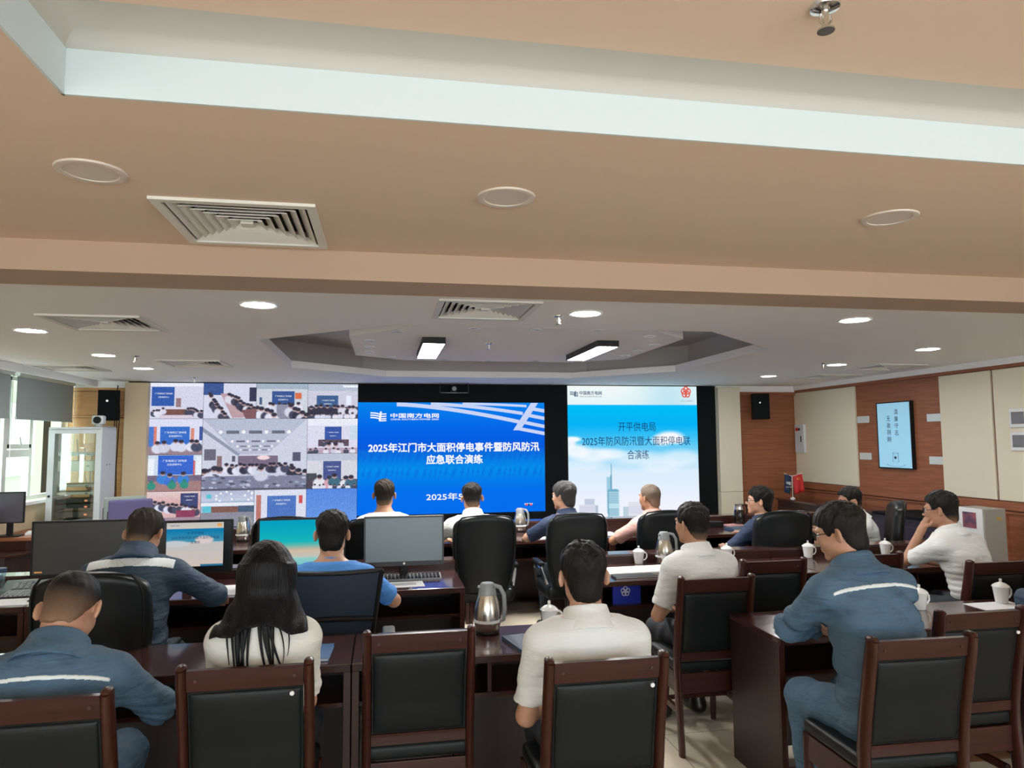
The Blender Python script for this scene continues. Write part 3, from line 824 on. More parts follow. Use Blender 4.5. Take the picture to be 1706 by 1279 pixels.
def slide_mid():
    x0, x1, z0, z1 = -.348, 2.257, .705, 2.238
    p = Paint(160, 100, (0, .42, .92)); p.vgrad(0, .28, (.03, .52, .93), (.02, .38, .90)); p.vgrad(.28, .42, (.02, .38, .90), (.03, .36, .86)); p.vgrad(.42, .6, (.05, .40, .86), (.02, .56, .92)); p.vgrad(.6, .78, (.02, .56, .92), (.02, .44, .92)); p.vgrad(.78, 1, (.02, .44, .93), (.02, .43, .93))
    rng = np.random.default_rng(2); t = np.sin(p.x * 190 + p.y * 30 + 2 * np.sin(p.x * 31)); p.mask((t > .3) * np.exp(-((p.y - .63) / .045) ** 2), (.05, .40, .85), .55); p.mask((t < -.2) * np.exp(-((p.y - .49) / .04) ** 2), (.05, .36, .84), .4)
    s = screen_mesh('slide', p, x0, x1, z0, z1, SY, wall); s['label'] = 'blue slide in the middle of the wall'
    W, H = x1 - x0, z1 - z0; U = lambda u: x0 + u * W; V = lambda v: z1 - v * H; y = SY - .002
    def ribbon(name, pts, th):
        mb = MB()
        for (a, b), (c, d) in zip(pts, pts[1:]): mb.quad((U(a), y, V(b)), (U(c), y, V(d)), (U(c), y, V(d + th)), (U(a), y, V(b + th)))
        mb.obj(name, M['elav'], s)
    arc = lambda a, b, k, n=14: [(a[0] + (b[0] - a[0]) * i / n, a[1] + (b[1] - a[1]) * (i / n) ** k) for i in range(n + 1)]
    ribbon('stripe', arc((.20, .0), (.86, .16), 1.5), .035); ribbon('stripe', arc((.38, .0), (.88, .085), 1.6), .03); ribbon('stripe', arc((.55, .0), (.90, .02), 1.6), .022)
    mb = MB(); mb.quad((U(.825), y - .001, V(.255)), (U(.865), y - .001, V(.255)), (U(.965), y - .001, V(.002)), (U(.925), y - .001, V(.002))); mb.obj('stroke', M['elav'], s)
    for a, b, c, d in ((.885, .165, 1., .205), (.91, .10, 1., .13), (.86, .225, 1., .27), (.93, .04, 1., .06)):
        mb = MB(); mb.quad((U(a), y, V(b)), (U(c), y, V(d)), (U(c), y, V(d + .032)), (U(a), y, V(b + .032))); mb.obj('bar', M['elav'], s)
    logo(s, M['ewhite'], U(.105), V(.125), .215, y)
    text('company_name', '中国南方电网', M['ewhite'], s, (U(.295), y, V(.118)), width=.66, bold=.028, height=.062)
    text('company_name', 'CHINA SOUTHERN POWER GRID', M['ewhite'], s, (U(.295), y, V(.152)), width=.66, bold=.015, height=.022)
    text('title', '2025年江门市大面积停电事件暨防风防汛', M['ewhite'], s, (U(.512), y, V(.405)), width=2.38, bold=.028, height=.125)
    text('title', '应急联合演练', M['ewhite'], s, (U(.507), y, V(.515)), width=.78, bold=.028, height=.125)
    text('date', '2025年5月', M['ewhite'], s, (U(.478), y, V(.848)), width=.63, bold=.015, height=.10)
    mb = MB(); mb.b2(U(.885), U(.93), y - .001, y, V(.935), V(.925)); mb.obj('floating_toolbar', M['ewhite'], s)
    for k in range(3):
        mb = MB(); mb.b2(U(.89 + k * .013), U(.90 + k * .013), y - .002, y - .001, V(.945), V(.928)); mb.obj('toolbar_icon', M['ered'] if k % 2 == 0 else M['enavy'], s)


slide_mid()


def slide_right():
    x0, x1, z0, z1 = 2.60, 4.588, .60, 2.486
    p = Paint(150, 142, (.95, .97, .99)); p.vgrad(0, .15, (.95, .98, .97), (.90, .96, .97)); p.mask(p.y < .15, (.72, .89, .96), 1) if False else None
    p.mask((p.y < .15) * np.exp(-((p.x - .78) / .22) ** 2), (.70, .88, .95), .7)
    p.vgrad(.15, .30, (0, .74, .98), (.03, .70, .96)); p.vgrad(.30, .48, (.03, .70, .96), (.42, .80, .96)); p.vgrad(.48, .66, (.42, .80, .96), (.86, .93, .99)); p.vgrad(.66, 1, (.86, .93, .99), (.96, .96, 1.))
    rng = np.random.default_rng(8); cl = (.97, .98, 1)
    for cx, cy, rx, ry, a in ((.04, .41, .06, .02, 1), (.02, .44, .04, .04, .9), (.06, .50, .10, .05, .9), (.20, .53, .14, .05, .8), (.33, .52, .10, .035, .7), (.78, .40, .10, .045, 1), (.72, .42, .08, .04, .95), (.84, .42, .05, .03, .9), (.52, .555, .2, .05, .55), (.86, .56, .16, .06, .6), (.7, .62, .14, .05, .5), (.1, .6, .16, .05, .5)):
        p.ell(cx, cy, rx, ry, cl, a, .7)
    # city at the foot of the slide
    p.rect(.29, .70, .315, .97, (.62, .80, .88)); p.poly([(.318, .60), (.324, .60), (.328, .97), (.312, .97)], (.45, .66, .78)); p.rect(.292, .80, .378, 1, (.74, .88, .93))
    for k in range(14): p.rect(.298, .805 + k * .0135, .376, .810 + k * .0135, (.40, .62, .74), .8)
    p.ell(.335, .80, .043, .012, (.45, .68, .80)); p.rect(.295, .80, .302, 1, (.30, .52, .62), .7)
    p.rect(.08, .90, .2, 1, (.86, .86, .92)); p.rect(.12, .86, .19, .90, (.76, .80, .88)); p.rect(.2, .91, .22, 1, (.70, .76, .84)); p.rect(.41, .92, .45, 1, (.74, .82, .86)); p.rect(.45, .89, .56, 1, (.88, .88, .93))
    for k in range(7): p.rect(.08, .905 + k * .013, .2, .909 + k * .013, (.78, .80, .88), .7); p.rect(.45, .90 + k * .013, .56, .904 + k * .013, (.80, .82, .90), .7)
    s = screen_mesh('slide', p, x0, x1, z0, z1, SY, wall); s['label'] = 'sky blue slide with clouds and a tower on the right'
    W, H = x1 - x0, z1 - z0; U = lambda u: x0 + u * W; V = lambda v: z1 - v * H; y = SY - .002
    logo(s, M['enavy'], U(.05), V(.062), .125, y)
    text('company_name', '中国南方电网', M['enavy'], s, (U(.175), y, V(.055)), width=.335, bold=.015, height=.055)
    text('company_name', 'CHINA SOUTHERN POWER GRID', M['enavy'], s, (U(.175), y, V(.083)), width=.335, height=.016)
    em = MB()
    for k in range(5):
        a = PI / 2 + k * 2 * PI / 5; cx, cz = U(.915) + .040 * math.cos(a), V(.045) + .040 * math.sin(a)
        em.tube([(cx + .034 * math.cos(q), y, cz + .040 * math.sin(q)) for q in np.linspace(0, 2 * PI, 14)[:-1]], .009, 6, closed=True, flat=.12)
    em.obj('emblem', M['ered'], s)
    text('slogan', '万家灯火 南网情深', M['egrey'], s, (U(.918), y, V(.115)), width=.20, height=.022)
    text('title', '开平供电局', M['enavy'], s, (U(.525), y, V(.315)), width=.57, height=.135)
    text('title', '2025年防风防汛暨大面积停电联', M['enavy'], s, (U(.522), y, V(.425)), width=1.66, height=.135)
    text('title', '合演练', M['enavy'], s, (U(.53), y, V(.53)), width=.33, height=.135)


slide_right()

# ------------------------------------------------------------------ desks
def desk(x0, x1, y0, depth, label, group, rear=.09, divider=True, hz=.75, left_end=True, right_end=True):
    cx = (x0 + x1) / 2; hw = (x1 - x0) / 2 - .002
    t = thing('desk', label, 'desk', (cx, y0, 0), group=group)
    d = depth
    MB().b2(-hw, hw, .006, d, hz - .028, hz, .004).obj('top', M['desktop'], t)
    MB().b2(-hw, hw, -.004, .0055, hz - .034, hz - .001, .003).obj('front_edge', M['maho'], t)
    for s in (-1, 1):
        MB().b2(s * hw, s * (hw - .028), .02, d - .01, 0, hz - .029, .003).obj('side_panel', M['deskside'], t)
        MB().b2(s * hw, s * (hw - .032), .008, .0195, 0, hz - .035, .002).obj('edge_strip', M['mahov'], t)
    MB().b2(-hw + .03, hw - .03, d - .05, d - .03, .05, hz - .029).obj('modesty_panel', M['deskside'], t)
    MB().b2(-hw + .029, hw - .029, .05, d - .052, .555, .573).obj('shelf', M['maho'], t)
    if divider: MB().b2(-.009, .009, .055, d - .052, .574, hz - .029).obj('divider', M['maho'], t)
    if rear:
        MB().b2(-hw, hw, d + .001, d + .018, hz - .2, hz + rear).obj('upstand', M['maho'], t)
        MB().b2(-hw, hw, d + .0005, d + .16, hz + rear + .0005, hz + rear + .02, .003).obj('rear_ledge', M['desktop'], t)
        MB().b2(-hw, hw, d + .14, d + .157, 0, hz + rear, .002).obj('rear_panel', M['deskside'], t)
    return t


GA, GB, GC = 'dark desks of the near row', 'dark desks of the middle row', 'dark desks of the front row'
desk(-2.56, -1.345, 3.19, .48, 'dark near row desk at the far left, before the man in blue uniform', GA, 0)
desk(-1.345, -.13, 3.19, .48, 'dark near row desk in front of the long haired woman', GA, 0)
desk(-.13, 1.085, 3.19, .48, 'dark near row desk carrying the steel vacuum jug and notebook', GA, 0)
desk(1.862, 3.362, 3.17, .50, 'dark desk at the aisle where the man in blue with glasses writes', GA, 0)
desk(3.362, 4.862, 3.17, .50, 'dark desk at the right edge of the picture with the lidded cup', GA, 0)
desk(-3.37, -2.07, 4.67, .66, 'dark middle row desk with the desk phone, at the left', GB, .05)
desk(-2.07, -.77, 4.67, .66, 'dark middle row desk with the two monitors before the man in the dark jacket', GB, .05)
desk(-.77, .53, 4.67, .66, 'dark middle row desk with the grey monitor and keyboard', GB, .05)
desk(1.42, 3.07, 4.64, .66, 'dark middle row desk holding loose papers and two lidded cups', GB, .05)
desk(3.07, 4.72, 4.64, .66, 'dark middle row desk where the man rubbing his face sits', GB, .05)
for i, lab in enumerate(['dark front row desk at the left end with a steel jug', 'dark front row desk before the left man in white', 'dark front row desk before the men in white and navy', 'dark front row desk before the man in pink', 'dark front row desk with the black jug, at the right end']):
    desk(-2.0 + i * 1.4, -.6 + i * 1.4, 6.68, .84, lab, GC, .07, False)
ld = thing('desk', 'desk with rounded corner under the left window holding a monitor', 'desk', (-3.62, 8.0, 0))
MB().prism([(-.32, .05), (.05, .05), (.11, .07), (.15, .12), (.17, .2), (.17, .9), (-.32, .9)], 'z', .72, .75).obj('top', M['wallwood'], ld)
MB().prism([(-.32, .08), (.03, .08), (.10, .11), (.13, .2), (.13, .88), (-.32, .88)], 'z', .60, .7195).obj('apron', M['maho'], ld)
MB().b2(-.32, .10, .12, .86, 0, .5995).obj('pedestal', M['deskside'], ld)
MB().prism([(-.32, -.35), (-.15, -.36), (.02, -.30), (.12, -.18), (.16, .0), (.16, .04), (-.32, .04)], 'z', .60, .62).obj('lower_shelf', M['maho'], ld)
MB().prism([(-.32, -.30), (-.15, -.31), (.0, -.26), (.09, -.15), (.12, .03), (-.32, .03)], 'z', 0, .5995).obj('curved_panel', M['deskside'], ld)


# ------------------------------------------------------------------ chairs
def wooden_chair():
    t = thing('wooden_chair', None, 'chair', group='wooden chairs with black leather backs')
    hw = .225
    for s in (-1, 1):
        x = s * (hw - .018)
        MB().tube([(x, -.255, 0), (x, -.235, .2), (x, -.215, .42), (x, -.217, .52), (x, -.238, .66), (x, -.268, .80), (x, -.290, .90), (x, -.297, .945)], [.016, .017, .0185, .0185, .0185, .018, .0175, .0165], 12, flat=1.95).obj('post', M['mahov'], t, True)
        MB().sphere((x, -.297, .948), .0175, (1, 1.8, .75), 16).obj('finial', M['mahov'], t, True)
        MB().tube([(s * .195, .20, 0), (s * .195, .195, .2), (s * .195, .19, .42)], [.017, .019, .022], 10).obj('leg', M['mahov'], t, True)
        MB().b2(s * .185, s * .207, -.19, .17, .20, .235, .004).obj('side_stretcher', M['mahov'], t)
    def slab(z0, z1, x, th, bulge=0.):
        mb = MB(); ys = lambda z: np.interp(z, [.42, .52, .66, .80, .90, .95], [-.215, -.217, -.238, -.268, -.290, -.298])
        n = 8; poly = []
        for i in range(n + 1):
            z = z0 + (z1 - z0) * i / n; poly.append((float(ys(z)) - th / 2, z))
        for i in range(n, -1, -1):
            z = z0 + (z1 - z0) * i / n; poly.append((float(ys(z)) + th / 2, z))
        mb.prism(poly, 'x', -x, x); return mb
    a = slab(.868, .940, hw - .036, .024); a.obj('top_rail', M['maho'], t)
    pad = slab(.535, .866, hw - .038, .018)
    bmesh.ops.recalc_face_normals(pad.bm, faces=pad.bm.faces)
    p = pad.obj('back_frame', M['leather'], t)
    # cushion bulging out of the back on both faces
    def f(P):
        yc = np.interp(P[:, 2], [.42, .52, .66, .80, .90, .95], [-.215, -.217, -.238, -.268, -.290, -.298])
        u = np.abs(P[:, 0]) / (hw - .042); v = np.abs(P[:, 2] - .70) / .162
        e = np.clip(1 - u ** 6, 0, 1) * np.clip(1 - v ** 6, 0, 1)
        th = .008 + .017 * np.clip(e, 0, 1) ** .5
        return np.maximum(np.maximum((np.abs(P[:, 1] - yc) - th) * .7, np.abs(P[:, 0]) - (hw - .042)), np.abs(P[:, 2] - .70) - .162)
    sdf_mesh('back_pad', f, (-.2, -.34, .52), (.2, -.16, .88), .0065, M['leather'], t)
    slab(.488, .532, hw - .036, .022).obj('lower_rail', M['maho'], t)
    def fs(P):
        q = np.abs(P - np.array((0, -.005, .452), np.float32)) - np.array((.193, .193, .012), np.float32)
        return np.linalg.norm(np.maximum(q, 0), axis=1) + np.minimum(q.max(1), 0) - .018
    sdf_mesh('seat', fs, (-.25, -.25, .40), (.25, .25, .50), .010, M['leather'], t)
    fr = MB(); fr.b2(-.205, .205, .185, .205, .31, .42, .003); fr.b2(-.205, .205, -.222, -.204, .31, .42, .003); fr.b2(-.207, -.187, -.2, .184, .31, .42, .003); fr.b2(.187, .207, -.2, .184, .31, .42, .003)
    fr.obj('seat_frame', M['maho'], t)
    for x in (-.16, .16):
        z = .905
        MB().cyl((x, -.30 - .0, z), (x, -.3065, z), .006, n=12).obj('screw_cap', M['mahov'], t)
    MB().b2(-.19, .19, -.01, .01, .21, .23).obj('cross_stretcher', M['mahov'], t)
    return t


WC = 'wooden chairs with black leather backs'
wc = wooden_chair()
CH = [(-1.03, 2.40, 0, 'wooden chair behind the man in blue uniform at the left edge', 0), (-.455, 2.585, 0, 'wooden chair with a white dot, behind the long haired woman', 1),
      (.148, 2.90, 0, 'empty wooden chair beside the steel vacuum jug', 0), (.77, 2.418, 0, 'wooden chair with a white dot, behind the man in white at the centre', 1),
      (1.80, 3.67, 0, 'wooden chair at the aisle, behind the man in white with the wide collar', 0), (2.40, 4.11, 0, 'empty wooden chair with its back to the lidded cup, behind the blue uniform', 0),
      (3.14, 4.18, 0, 'empty wooden chair left of the man rubbing his face', 0), (3.71, 3.78, 0, 'wooden chair behind the man rubbing his face', 0),
      (2.015, 2.42, -.03, 'wooden chair behind the man in blue uniform with glasses', 0), (2.575, 2.73, 0, 'empty wooden chair with a white dot at the right edge', 1)]
chairs = []
for i, (x, y, rz, lab, dot) in enumerate(CH):
    lx, ly = x - .30 * math.sin(rz) * 1., y + .30 * math.cos(rz)
    if i: c = dup(wc, (lx, ly, 0), rz, lab)
    else: c = wc; c.location = (lx, ly, 0); c['label'] = lab
    chairs.append(c)
for (x, y, rz, lab, dot), c in zip(CH, chairs):
    if dot:
        d = MB().cyl((.155, -.318, .852), (.155, -.3235, .851), .0075, n=20).obj('round_sticker', M['white'], c); d['label'] = 'small white round sticker'


def exec_chair():
    t = thing('executive_chair', None, 'chair', group='black leather executive chairs')
    def shape(P, e=0.):
        z = P[:, 2]; a = np.interp(z, [.46, .52, .66, .84, 1.0, 1.08, 1.115], [.185, .205, .245, .262, .258, .235, .20]) + e
        yc = np.interp(z, [.46, .6, .8, 1.0, 1.12], [-.20, -.235, -.255, -.28, -.30]) + .35 * P[:, 0] ** 2
        x = np.abs(P[:, 0]) / a; y = np.abs(P[:, 1] - yc) / (.052 + e)
        d = ((x ** 4 + y ** 4) ** .25 - 1) * .052
        zz = np.maximum(z - (1.112 - .5 * P[:, 0] ** 2) - e, .465 - z)
        return -smin(-d, -zz, .05)
    sdf_mesh('backrest', lambda P: shape(P), (-.32, -.42, .44), (.32, -.1, 1.16), .0095, M['leather2'], t)
    zs = [.52, .6, .7, .8, .9, 1.0, 1.06]; pts = []
    def edge(z, s):
        a = float(np.interp(z, [.46, .52, .66, .84, 1.0, 1.08, 1.115], [.185, .205, .245, .262, .258, .235, .20])) - .022
        y = float(np.interp(z, [.46, .6, .8, 1.0, 1.12], [-.20, -.235, -.255, -.28, -.30])) + .35 * a * a - .046
        return (s * a, y, z)
    pts = [edge(z, -1) for z in zs] + [(-.19, -.328, 1.094), (-.12, -.342, 1.104), (0, -.347, 1.107), (.12, -.342, 1.104), (.19, -.328, 1.094)] + [edge(z, 1) for z in reversed(zs)]
    MB().tube(pts, .006, 6).obj('piping', M['leather2'], t, True)
    def fs(P):
        q = np.abs(P - np.array((0, .02, .455), np.float32)) - np.array((.215, .215, .02), np.float32)
        return np.linalg.norm(np.maximum(q, 0), axis=1) + np.minimum(q.max(1), 0) - .035
    sdf_mesh('seat', fs, (-.28, -.26, .38), (.28, .30, .53), .014, M['leather2'], t)
    for s in (-1, 1):
        a = MB(); a.tube([(s * .24, -.20, .52), (s * .275, -.12, .64), (s * .275, .10, .655), (s * .262, .2, .60), (s * .235, .2, .47)], .016, 8); a.obj('arm_frame', M['chrome'], t, True)
        MB().box((s * .275, 0, .678), (.055, .26, .03), None, .012).obj('armrest', M['leather2'], t)
    MB().cyl((0, 0, .10), (0, 0, .40), .028).obj('column', M['chrome'], t, True)
    b = MB()
    for k in range(5):
        a = 2 * PI * k / 5 + .3; b.tube([(0, 0, .11), (.18 * math.cos(a), .18 * math.sin(a), .10), (.30 * math.cos(a), .30 * math.sin(a), .075)], [.03, .022, .016], 8)
    b.obj('star_base', M['black'], t, True)
    for k in range(5):
        a = 2 * PI * k / 5 + .3; MB().cyl((.30 * math.cos(a) - .012 * math.sin(a), .30 * math.sin(a) + .012 * math.cos(a), .028), (.30 * math.cos(a) + .012 * math.sin(a), .30 * math.sin(a) - .012 * math.cos(a), .028), .028).obj('caster', M['black'], t, True)
    return t


ec = exec_chair()
for i, (x, y, rz, lab) in enumerate([(-.05, 5.68, 0, 'black executive chair behind the grey monitor, at the left man in white'), (.805, 5.66, 0, 'large black executive chair in the middle, behind the leaning man in white'),
                                     (1.57, 5.64, 0, 'black executive chair behind the grey haired man in navy'), (2.36, 5.66, -.1, 'black executive chair behind the man in pink'),
                                     (3.27, 5.40, 0, 'black executive chair of the man in navy looking left on the right'), (4.76, 5.93, 1.05, 'black executive chair turned sideways under the white shirted man by the wall'),
                                     (-.78, 5.95, 0, 'empty black executive chair beside the steel jug of the front row'), (-1.33, 3.60, 0, 'black executive chair behind the man in the dark blue jacket')]):
    ox, oy = x - math.sin(rz) * .3, y + math.cos(rz) * .3
    if i: dup(ec, (ox, oy, 0), rz, lab)
    else: ec.location = (ox, oy, 0); ec['label'] = lab


def mesh_chair():
    t = thing('mesh_office_chair', 'navy mesh back office chair behind the man in the bright blue t-shirt', 'chair', (-.25, 4.10, 0))
    def Y(z): return float(np.interp(z, [.55, .7, .85, 1.02], [-.23, -.255, -.265, -.30]))
    def Wd(z): return float(np.interp(z, [.56, .8, 1.02], [.185, .215, .245]))
    zs = np.linspace(.58, 1.02, 9)
    p = MB()
    grid = [[p.bm.verts.new((u * Wd(z), Y(z) + .06 * u * u, z)) for u in np.linspace(-1, 1, 9)] for z in zs]
    back = [[p.bm.verts.new((u * Wd(z), Y(z) + .06 * u * u + .006, z)) for u in np.linspace(-1, 1, 9)] for z in zs]
    for G in (grid, back):
        for a, b in zip(G, G[1:]):
            for i in range(8): p.bm.faces.new((a[i], a[i + 1], b[i + 1], b[i]))
    p.obj('mesh_back', M['mesh'], t, True)
    fr = MB(); pts = [(u * Wd(.57), Y(.57) + .06 * u * u, .57) for u in np.linspace(-1, 1, 7)] + [(Wd(z), Y(z) + .06, z) for z in zs] + [(u * Wd(1.02), Y(1.02) + .06 * u * u, 1.025) for u in np.linspace(1, -1, 7)] + [(-Wd(z), Y(z) + .06, z) for z in reversed(zs)]
    fr.tube(pts, .013, 8, closed=True); fr.obj('back_frame', M['black'], t, True)
    MB().tube([(u * .20, Y(.78) + .06 * u * u - .02, .77 + .02 * (1 - u * u)) for u in np.linspace(-1, 1, 9)], .014, 8).obj('lumbar_bar', M['black'], t, True)
    def fs(P):
        q = np.abs(P - np.array((0, .02, .455), np.float32)) - np.array((.21, .205, .012), np.float32)
        return np.linalg.norm(np.maximum(q, 0), axis=1) + np.minimum(q.max(1), 0) - .03
    sdf_mesh('seat', fs, (-.27, -.25, .39), (.27, .29, .52), .014, M['mesh'], t)
    MB().tube([(0, -.10, .42), (0, -.27, .45), (0, -.285, .62)], [.03, .025, .02], 8).obj('spine', M['black'], t, True)
    for s in (-1, 1):
        a = MB(); a.tube([(s * .20, -.02, .43), (s * .275, -.02, .45), (s * .285, -.03, .62)], .016, 8); a.obj('arm_frame', M['black'], t, True)
        MB().box((s * .285, -.02, .637), (.07, .24, .03), None, .012).obj('armrest', M['greyplast'], t)
    MB().cyl((0, 0, .10), (0, 0, .41), .028).obj('column', M['black'], t, True)
    b = MB()
    for k in range(5):
        a = 2 * PI * k / 5; b.tube([(0, 0, .11), (.18 * math.cos(a), .18 * math.sin(a), .10), (.30 * math.cos(a), .30 * math.sin(a), .075)], [.03, .022, .016], 8)
    b.obj('star_base', M['black'], t, True)
    for k in range(5):
        a = 2 * PI * k / 5; MB().cyl((.30 * math.cos(a) - .012 * math.sin(a), .30 * math.sin(a) + .012 * math.cos(a), .028), (.30 * math.cos(a) + .012 * math.sin(a), .30 * math.sin(a) - .012 * math.cos(a), .028), .028).obj('caster', M['black'], t, True)


mesh_chair()
# two upholstered chairs stacked by the rack
for i, (x, y, lab) in enumerate([(-2.60, 8.05, 'purple cushioned folding chair beside the equipment rack, right of its twin'), (-2.81, 8.52, 'grey green folding chair beside the equipment rack, left of its twin')]):
    t = thing('cushioned_chair', lab, 'chair', (x, y, 0), .5)
    def f(P):
        q = np.abs(P - np.array((0, 0, .98), np.float32)) - np.array((.19, .006, .12), np.float32)
        return np.linalg.norm(np.maximum(q, 0), axis=1) + np.minimum(q.max(1), 0) - .018
    MQ = mat('purple_upholstery', (.13, .12, .27), .8) if i == 0 else mat('grey_green_upholstery', (.30, .36, .34), .8)
    sdf_mesh('backrest', f, (-.24, -.05, .80), (.24, .05, 1.16), .012, MQ, t)
    for s in (-1, 1): MB().tube([(s * .2, -.02 - i * .0, 0), (s * .2, .03, .45), (s * .2, .03, 1.0)], .011, 8).obj('leg', M['black'], t, True)
    for s in (-1, 1): MB().tube([(s * .2, .42, 0), (s * .2, .36, .44), (s * .2, .05, .44)], .011, 8).obj('leg', M['black'], t, True)
    MB().box((0, .21, .45), (.38, .36, .03), None, .012).obj('seat', MQ, t)


# ------------------------------------------------------------------ monitors, keyboards, phone
def monitor(x, y, w_, h_, zb, base, lab, screen_m, rz=0., bez=.012, bezel_m=None, chin=0.):
    t = thing('monitor', lab, 'monitor', (x, y, base), rz, 'desk monitors')
    z0 = zb - base; bm_ = bezel_m or M['black']
    s = MB(); s.b2(-w_ / 2, w_ / 2, 0, .03, z0, z0 + h_, .006); s.b2(-w_ / 4, w_ / 4, .03, .055, z0 + .06, z0 + h_ - .06, .01); s.obj('case', bm_, t)
    f = MB(); f.b2(-w_ / 2, -w_ / 2 + bez, -.004, -.0005, z0, z0 + h_); f.b2(w_ / 2 - bez, w_ / 2, -.004, -.0005, z0, z0 + h_); f.b2(-w_ / 2 + bez, w_ / 2 - bez, -.004, -.0005, z0 + h_ - bez, z0 + h_); f.b2(-w_ / 2 + bez, w_ / 2 - bez, -.004, -.0005, z0, z0 + bez + chin)
    f.obj('bezel', bm_, t)
    if screen_m is not None: MB().b2(-w_ / 2 + bez, w_ / 2 - bez, -.002, -.0003, z0 + bez + chin, z0 + h_ - bez).obj('screen', screen_m, t)
    MB().b2(-.03, .03, .056, .075, .012, z0 + h_ * .6, .004).obj('stand_neck', M['black'], t)
    MB().b2(-.11, .11, -.03, .14, 0, .0115, .004).obj('stand_foot', M['black'], t)
    return t


M['dspl'] = display_mat('monitor_display', .85)
BZ = .82 + .0
m1 = monitor(-1.895, 5.0, .59, .345, .865, .751, 'dark switched off monitor at the left with an orange sticker', mat('dark_screen', (.030, .036, .036), .35))
st = MB().b2(-.27, -.225, -.0055, -.0042, .865 - .751 + .022, .865 - .751 + .032).obj('sticker', mat('orange_sticker', (.75, .38, .12), .6), m1)
m2 = monitor(-1.28, 5.03, .585, .345, .845, .751, 'monitor showing the blue slide, before the man in the dark jacket', mat('black_screen', (.006, .007, .008), .3))
p = Paint(80, 56, (.85, .82, .78)); p.vgrad(0, .14, (.80, .80, .78), (.86, .84, .80)); p.vgrad(.14, .45, (.05, .50, .72), (.30, .62, .74)); p.vgrad(.45, 1, (.80, .80, .80), (.87, .80, .76)); p.ell(.66, .40, .16, .09, (.90, .84, .84)); p.ell(.15, .48, .25, .07, (.82, .84, .86)); p.rect(.6, .95, 1, 1, (.15, .45, .60))
M['display_keep'] = M['display']; M['display'] = M['dspl']
s2 = screen_mesh('slide', p, -.12, .235, .845 - .751 + .045, .845 - .751 + .33, -.0035, m2)
for k, (tx, dw, zz) in enumerate((('开平供电局', .10, .262), ('2025年防风防汛暨大面积停电联', .30, .232), ('合演练', .06, .202))):
    text('title', tx, M['enavy'], s2, (.06, -.0045, .845 - .751 + zz), width=dw, ext=.0002)
text('company_name', '中国南方电网', M['enavy'], s2, (-.07, -.0045, .845 - .751 + .312), width=.06, ext=.0002)
MB().b2(.195, .222, -.0045, -.004, .845 - .751 + .302, .845 - .751 + .322).obj('emblem', emat('lit_orange', (.85, .42, .12), .9), s2)
m3 = monitor(-.54, 5.03, .575, .345, .842, .751, 'monitor with a turquoise beach wallpaper, before the man in the blue t-shirt', None)
p = Paint(60, 40, (.1, .7, .8)); p.vgrad(0, .45, (.02, .66, .80), (.10, .76, .78)); p.vgrad(.45, .62, (.10, .76, .78), (.86, .76, .66)); p.vgrad(.62, .78, (.88, .78, .68), (.80, .82, .78)); p.vgrad(.78, .92, (.62, .86, .84), (.50, .82, .82)); p.vgrad(.92, 1, (.2, .4, .55), (.12, .3, .45))
screen_mesh('screen', p, -.2755, .2755, .842 - .751 + .012, .842 - .751 + .333, -.001, m3)
M['display'] = M['display_keep']
m4 = monitor(.145, 5.03, .55, .34, .842, .751, 'grey lit blank monitor with a small logo on its chin, right end of the row', mat('grey_screen', (.115, .150, .165), .35, emit=.10, ecol=(.5, .62, .68)), bezel_m=mat('dark_grey_bezel', (.035, .038, .04), .4), chin=.018)
MB().sphere((0, -.0045, .842 - .751 + .016), .008, (1, .15, 1), 12).obj('badge', M['white'], m4, True)
monitor(-3.80, 7.95 + .2, .29, .32, .89, .751, 'dark monitor on the desk under the left window', mat('purplish_screen', (.05, .045, .065), .35), rz=.10)


def keyboard(x, y, z, rz, w_, lab, m, km):
    t = thing('keyboard', lab, 'keyboard', (x, y, z), rz)
    MB().prism([(-.07, 0), (.075, 0), (.075, .022), (-.07, .010)], 'x', -w_ / 2, w_ / 2).obj('case', m, t)
    k = MB()
    for r in range(5):
        for c in range(15):
            yy = -.052 + r * .026; k.box((-w_ / 2 + .02 + (w_ - .04) * c / 14, yy, .0155 + (yy + .07) * .083), (w_ / 15 * .74, .019, .008))
    k = k.obj('keys', km, t); k['kind'] = 'stuff'


keyboard(.20, 4.97 + .07, .7505, 0, .40, 'dark keyboard below the grey monitor', M['greyplast'], M['black'])
keyboard(-2.13, 4.98, .7505, .05, .40, 'black keyboard below the desk phone at the left', M['black'], M['greyplast'])
ph = thing('desk_phone', 'grey desk phone with handset, at the left of the middle row', 'phone', (-2.30, 5.16, .7505), .15)
MB().prism([(-.09, 0), (.09, 0), (.09, .06), (-.09, .02)], 'x', -.11, .12).obj('base', mat('phone_grey', (.10, .13, .13), .4), ph)
hs = MB(); hs.tube([(-.15, -.09, .040), (-.15, -.06, .065), (-.15, 0, .075), (-.15, .06, .085), (-.15, .09, .07)], [.026, .022, .018, .022, .026], 10); hs.obj('handset', mat('phone_handset', (.16, .19, .19), .35), ph, True)
MB().box((.02, .055, .056), (.12, .035, .004), (.22, 0, 0)).obj('display', mat('phone_display', (.20, .24, .23), .2), ph)
for r in range(4):
    for c in range(4): MB().box((-.03 + c * .035, -.06 + r * .025, .03 + r * .0055), (.024, .014, .01), (.22, 0, 0)).obj('key', M['greyplast'], ph)
cd = MB(); cd.tube([(-2.17, 5.10, .757), (-2.08, 5.14, .758), (-2.03, 5.22, .757), (-1.98, 5.18, .757), (-2.0, 5.10, .757)], .005, 6); tag(cd.obj('phone_cable', M['black'], None, True), 'black cable lying beside the desk phone', 'cable')


